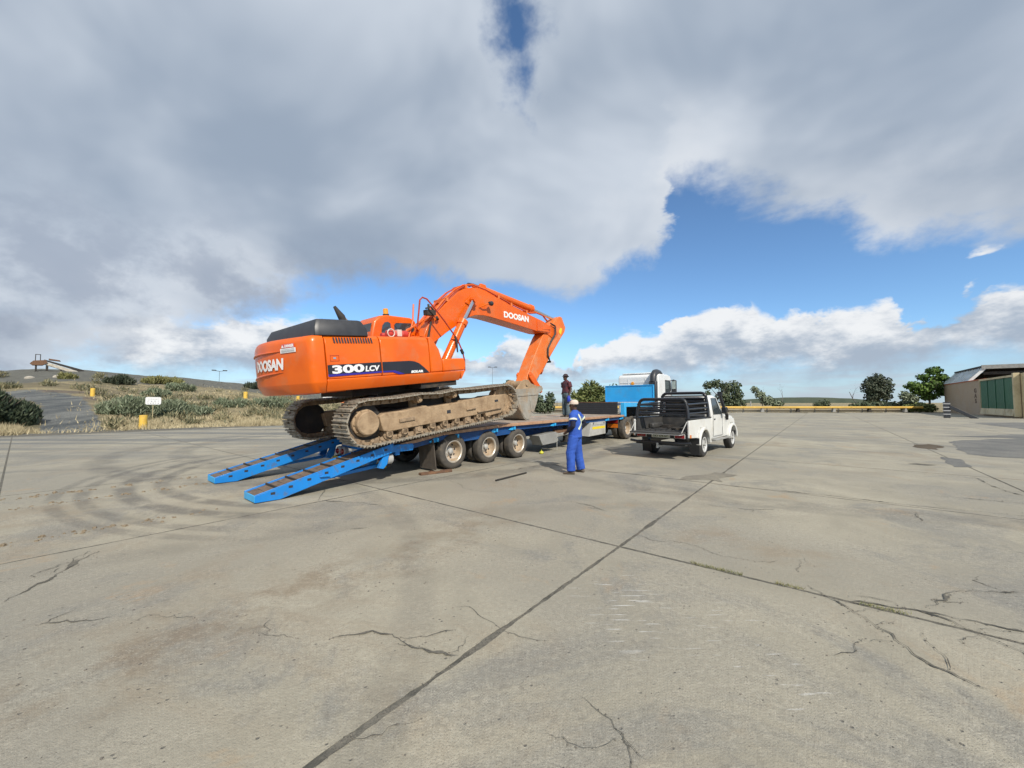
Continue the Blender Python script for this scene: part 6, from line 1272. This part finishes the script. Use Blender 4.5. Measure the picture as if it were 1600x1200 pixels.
def hand(mb, w_, d, side, curl=.5):
    """palm, four fingers and a thumb at the wrist, pointing along d"""
    d = Vector(d).normalized(); w_ = Vector(w_); a = Vector((0, 0, 1)).cross(d); a = a.normalized() if a.length > .1 else Vector((0, 1, 0)); b = d.cross(a)
    mb.tube([w_-d*.02, w_+d*.03, w_+d*.08], [.026, .034, .032], 8)
    for k in range(4):
        l = (.062, .075, .072, .055)[k]; s0 = w_+d*.08+b*(.024-.016*k); m_ = s0+d*l*.5+a*side*l*.25*curl; mb.tube([s0-d*.02, s0+d*l*.1, m_, m_+d*l*.25+a*side*l*.5*curl], [.010, .010, .009, .008], 6)
    t0 = w_+d*.035+b*.03; mb.tube([t0-b*.012, t0+b*.014+d*.02, t0+b*.022+d*.05], [.012, .011, .009], 6)
def head(mb, c, f=(1, 0)):
    # skull, jaw, nose, ears; f = facing in xy
    F_ = Vector((f[0], f[1], 0)).normalized(); S = Vector((-F_.y, F_.x, 0)); c = Vector(c)
    for z, r1, r2, off in (): pass
    rings = []
    for z, rx, ry, o_ in ((-.125, .030, .030, .045), (-.112, .052, .045, .035), (-.085, .070, .058, .022), (-.04, .086, .070, .008), (.0, .094, .075, 0), (.04, .097, .077, -.004), (.08, .086, .068, -.008), (.108, .055, .045, -.01), (.12, .02, .02, -.01)):
        rings.append([c+F_*(o_+rx*math.cos(6.2832*k/14))+S*(ry*math.sin(6.2832*k/14))+Vector((0, 0, z)) for k in range(14)])
    mb.loft(rings)
    mb.tube([c+F_*.088+Vector((0, 0, .02)), c+F_*.112+Vector((0, 0, -.025)), c+F_*.09+Vector((0, 0, -.035))], [.008, .016, .012], 6)
    mb.tube([c+F_*.085-S*.022+Vector((0, 0, -.066)), c+F_*.092+Vector((0, 0, -.068)), c+F_*.085+S*.022+Vector((0, 0, -.066))], [.006, .009, .006], 6)
    for s_ in (-1, 1): mb.tube([c+S*s_*.072+Vector((0, 0, .025)), c+S*s_*.086-F_*.01+Vector((0, 0, .0)), c+S*s_*.074+Vector((0, 0, -.03))], [.010, .016, .009], 6)
def strip(bvh, pts, w_, off, mt, name, parent, frm):
    """reflective tape pressed on the cloth; pts local, cast along -frm"""
    L_ = []; n_ = len(pts); frm = Vector(frm).normalized()
    V = []
    for i, p in enumerate(pts):
        a, b = Vector(pts[max(0, i-1)]), Vector(pts[min(n_-1, i+1)]); t = (b-a).normalized(); s_ = t.cross(frm).normalized()
        for k in (-1, 1):
            q = Vector(p)+s_*k*w_/2+frm*.5; h = bvh.ray_cast(q, -frm); V.append((h[0]+h[1]*off) if h[0] else Vector(p)+s_*k*w_/2)
    mb = MB(); mb.add(V, [(2*i, 2*i+1, 2*i+3, 2*i+2) for i in range(n_-1)]); return mb.build(name, mt, parent, smooth=60, fix=False)
def person(label, loc, yaw, cfg):
    t = tag(empty('person', loc, (0, 0, yaw)), label, 'person', 'people'); J = cfg['J']
    body = MB(); body.loft([ell((0, 0, .88), .10, .14), ell((0, 0, 1.0), .10, .13), ell((0, 0, 1.2), .10, .14), ell((0, 0, 1.38), .10, .16), ell((0, 0, 1.46), .07, .10)])
    limbt(body, [(0, 0, 1.42), (.01, 0, 1.52), (.025, 0, 1.60)], [.06, .052, .055]); head(body, (.03, 0, 1.635), cfg.get('look', (1, 0)))
    for s_, k in ((1, 'l'), (-1, 'r')):
        sh_, el_, wr_, hd = J[k+'arm']; limbt(body, [sh_, el_, wr_], [.052, .043, .030]); hand(body, wr_, hd, s_)
        limbt(body, J[k+'leg'], [.085, .055, .042])
    skin = put('body', remesh(body, 'body', .0095, 0, 0, 2), cfg['skin'], t)
    tr = MB(); tr.loft([ell((0, 0, .80), .11, .15), ell((0, 0, .92), .135, .175), ell((0, 0, 1.02), .125, .165), ell((0, 0, 1.07), .12, .158)])
    for k in 'lr':
        h_, kn, an = [Vector(p) for p in J[k+'leg']]; limbt(tr, [h_+Vector((0, 0, -.02)), kn, an+Vector((0, 0, -.015))], cfg['trr'])
    put('trousers', remesh(tr, 'trousers', .014, .011, cfg['seed']), cfg['trm'], t)
    jk = MB(); hem = cfg['hem']; bw = cfg.get('bw', 1.0); jk.loft([[(x*bw, y*bw, z) for x, y, z in rg] for rg in [ell((0, 0, hem), .145, .185), ell((0, 0, hem+.12), .138, .178), ell((0, 0, 1.15), .135, .178), ell((.0, 0, 1.30), .138, .192), ell((-.005, 0, 1.40), .128, .195), ell((-.005, 0, 1.46), .10, .165), ell((0, 0, 1.50), .066, .082), ell((.005, 0, 1.525), .062, .068)]])
    for k in 'lr':
        sh_, el_, wr_, hd = [Vector(p) for p in J[k+'arm']]; e = cfg['sleeve']; end = el_.lerp(wr_, e-1) if e > 1 else sh_.lerp(el_, e)
        pts = [sh_+Vector((0, 0, -.005)), end] if e <= 1 else [sh_, el_, end]; limbt(jk, pts, [.094, .088] if e <= 1 else [.085, .072, .06])
    jm = remesh(jk, 'jacket', .014, .009, cfg['seed']+3); jo = put(cfg['top'], jm, cfg['jkm'], t)
    if cfg.get('under'):
        us_ = MB()
        for k in 'lr': sh_, el_, wr_, hd = [Vector(p) for p in J[k+'arm']]; limbt(us_, [sh_.lerp(el_, .6), el_, el_.lerp(wr_, .92)], [.066, .060, .044])
        us_ = us_; half = None
        for k in 'lr':
            u = MB(); sh_, el_, wr_, hd = [Vector(p) for p in J[k+'arm']]; limbt(u, [sh_.lerp(el_, .6), el_, el_.lerp(wr_, .92)], [.066, .060, .044]); put('undersleeve', remesh(u, 'undersleeve', .012, .005, 2), cfg['under'], t)
    for k in 'lr':
        an = Vector(J[k+'leg'][2]); s_ = MB(); fx, fy = cfg['feet'][k]; f = Vector((fx, fy, 0)).normalized(); sd_ = Vector((-f.y, f.x, 0)); rings = []
        for x, w_, h in ((-.085, .030, .06), (-.07, .042, .085), (.0, .045, .09), (.08, .05, .062), (.15, .046, .05), (.185, .026, .035)):
            rings.append([Vector((an.x, an.y, 0))+f*x+sd_*(w_*math.cos(6.2832*q/10))+Vector((0, 0, max(0.0, h*.5+h*.5*math.sin(6.2832*q/10)))) for q in range(10)])
        s_.loft(rings); s_.build('shoe', cfg['shoe'], t)
    c = Vector((.03, 0, 1.635)); F_ = Vector((*cfg.get('look', (1, 0)), 0)).normalized(); S = Vector((-F_.y, F_.x, 0)); hat = MB(); rings = []
    for z, rx, ry, o_ in ((.025, .106, .088, -.004), (.05, .108, .09, -.006), (.085, .10, .084, -.008), (.115, .078, .066, -.01), (.135, .035, .03, -.01)): rings.append([c+F_*(o_+rx*math.cos(6.2832*q/16))+S*(ry*math.sin(6.2832*q/16))+Vector((0, 0, z)) for q in range(16)])
    hat.loft(rings)
    if cfg.get('brim') == 'cap':
        br = [c+F_*(.075+.105*math.cos(a)*.95)+S*(.082*math.sin(a))+Vector((0, 0, .030-.012*math.cos(a))) for a in [R(-90+15*q) for q in range(13)]]; n_ = len(br); hat.add(br+[p+Vector((0, 0, .010)) for p in br], [tuple(range(n_)), tuple(range(2*n_-1, n_-1, -1))]+[(q, q+1, n_+q+1, n_+q) for q in range(n_-1)])
    else: hat.loft([[c+F_*(-.004+r*1.12*math.cos(6.2832*q/18))+S*(r*math.sin(6.2832*q/18))+Vector((0, 0, z-.02*math.cos(12.566*q/18))) for q in range(18)] for r, z in ((.10, .045), (.135, .03), (.136, .024), (.10, .035))], cap=False)
    hat.build('cap', cfg['hat'], t); hair = MB(); hair.loft([[c+F_*(-.012+rx*math.cos(6.2832*q/14))+S*(ry*math.sin(6.2832*q/14))+Vector((0, 0, z)) for q in range(14)] for z, rx, ry in ((-.035, .075, .068), (-.01, .092, .078), (.03, .10, .082))]); hair.build('hair', pm('hair', (.012, .010, .009), None, 9, .8) if 'hair' not in bpy.data.materials else bpy.data.materials['hair'], t)
    return t, jm, jo
SKN = pm('dark_skin', (.085, .045, .028), (.07, .036, .022), 6, .5)
M_OVR = pm('overall_blue', (.028, .095, .43), (.02, .072, .36), 3.5, .85, bump=.3, bsc=60)
M_NVY = pm('navy_cloth', (.010, .012, .035), None, 5, .9); M_CAP = pm('cream_cap', (.66, .57, .48), (.60, .50, .42), 5, .85); M_TAPE = pm('reflective_tape', (.66, .72, .58), (.60, .66, .50), 12, .4); M_BOOT = pm('brown_boot', (.12, .095, .07), (.08, .06, .045), 8, .8)
J1 = dict(larm=((0, .175, 1.42), (-.05, .27, 1.15), (.13, .20, 1.00), (.75, -.45, -.45)), rarm=((0, -.175, 1.42), (-.12, -.36, 1.20), (.05, -.22, 1.04), (.75, .45, -.4)),
          lleg=((.0, .10, .92), (.06, .155, .50), (.04, .19, .09)), rleg=((.0, -.10, .92), (.0, -.155, .50), (-.07, -.21, .09)))
yaw1 = R(151)
p1_, jm1, jo1 = person('man in blue overalls with cream cap standing with his back turned on the concrete', (1.53, 9.5, 0), yaw1, dict(J=J1, skin=SKN, trm=M_OVR, jkm=M_OVR, under=M_NVY, shoe=M_BOOT, hat=M_CAP, brim='cap', look=(1, .25), hem=.86, sleeve=.62, trr=[.128, .112, .102], seed=1.0, bw=1.12, top='jacket', feet=dict(l=(.95, .3), r=(.95, -.35))))
bv = BVHTree.FromPolygons([v.co.copy() for v in jm1.vertices], [tuple(p.vertices) for p in jm1.polygons])
strip(bv, [(-.1, .11-.22*q/8, 1.42-.36*q/8) for q in range(9)], .048, .006, M_TAPE, 'reflective_tape', jo1, (-1, 0, 0)); strip(bv, [(-.1, -.11+.22*q/8, 1.42-.36*q/8) for q in range(9)], .048, .008, M_TAPE, 'reflective_tape', jo1, (-1, 0, 0))
for k in 'lr':
    sh_, el_, wr_, hd = [Vector(p) for p in J1[k+'arm']]; a = sh_.lerp(el_, .42); b = sh_.lerp(el_, .56); rb = MB(); rb.tube([a, a.lerp(b, .5), b], [.104, .103, .102], 18, cap=False); rb.build('sleeve_tape', M_TAPE, jo1)
M_SHIRT = pm('patterned_shirt', (.022, .022, .040), (.13, .025, .030), 13, .85); M_JEAN = pm('faded_trousers', (.095, .135, .155), (.07, .10, .12), 4, .9)
J2 = dict(larm=((0, .175, 1.42), (-.03, .27, 1.14), (.06, .26, .90), (.3, 0, -1)), rarm=((0, -.175, 1.42), (-.06, -.25, 1.14), (.06, -.16, .98), (.7, .5, -.3)), lleg=((.0, .09, .92), (.02, .105, .50), (.0, .12, .09)), rleg=((.0, -.09, .92), (.03, -.10, .50), (.0, -.11, .09)))
w2 = TW(6.95, -1.05, 1.115); yaw2 = math.atan2(-.55, -.84)
person('man in dark red patterned shirt and dark hat standing on the trailer deck', tuple(w2), yaw2, dict(J=J2, skin=SKN, trm=M_JEAN, jkm=M_SHIRT, shoe=M_BOOT, hat=pm('dark_hat', (.05, .03, .035), None, 6, .85), brim='hat', look=(1, -.2), hem=.98, sleeve=.75, trr=[.108, .088, .08], seed=5.0, top='shirt', feet=dict(l=(.95, .2), r=(.95, -.2))))
mb = MB(); mb.lathe([(0, 0), (.055, .005), (.07, .05), (.072, .15), (.055, .19), (.05, .24), (0, .245)], 14, Matrix.Rotation(R(90), 4, 'X'))
hb = Matrix.Translation(w2) @ Matrix.Rotation(yaw2, 4, 'Z') @ Vector((.10, .27, .62)); tag(mb.build('blue_jug', pm('jug_blue', (.02, .05, .45), None, 5, .4), None, tuple(hb)), 'small blue jug held by the man on the trailer', 'jug')
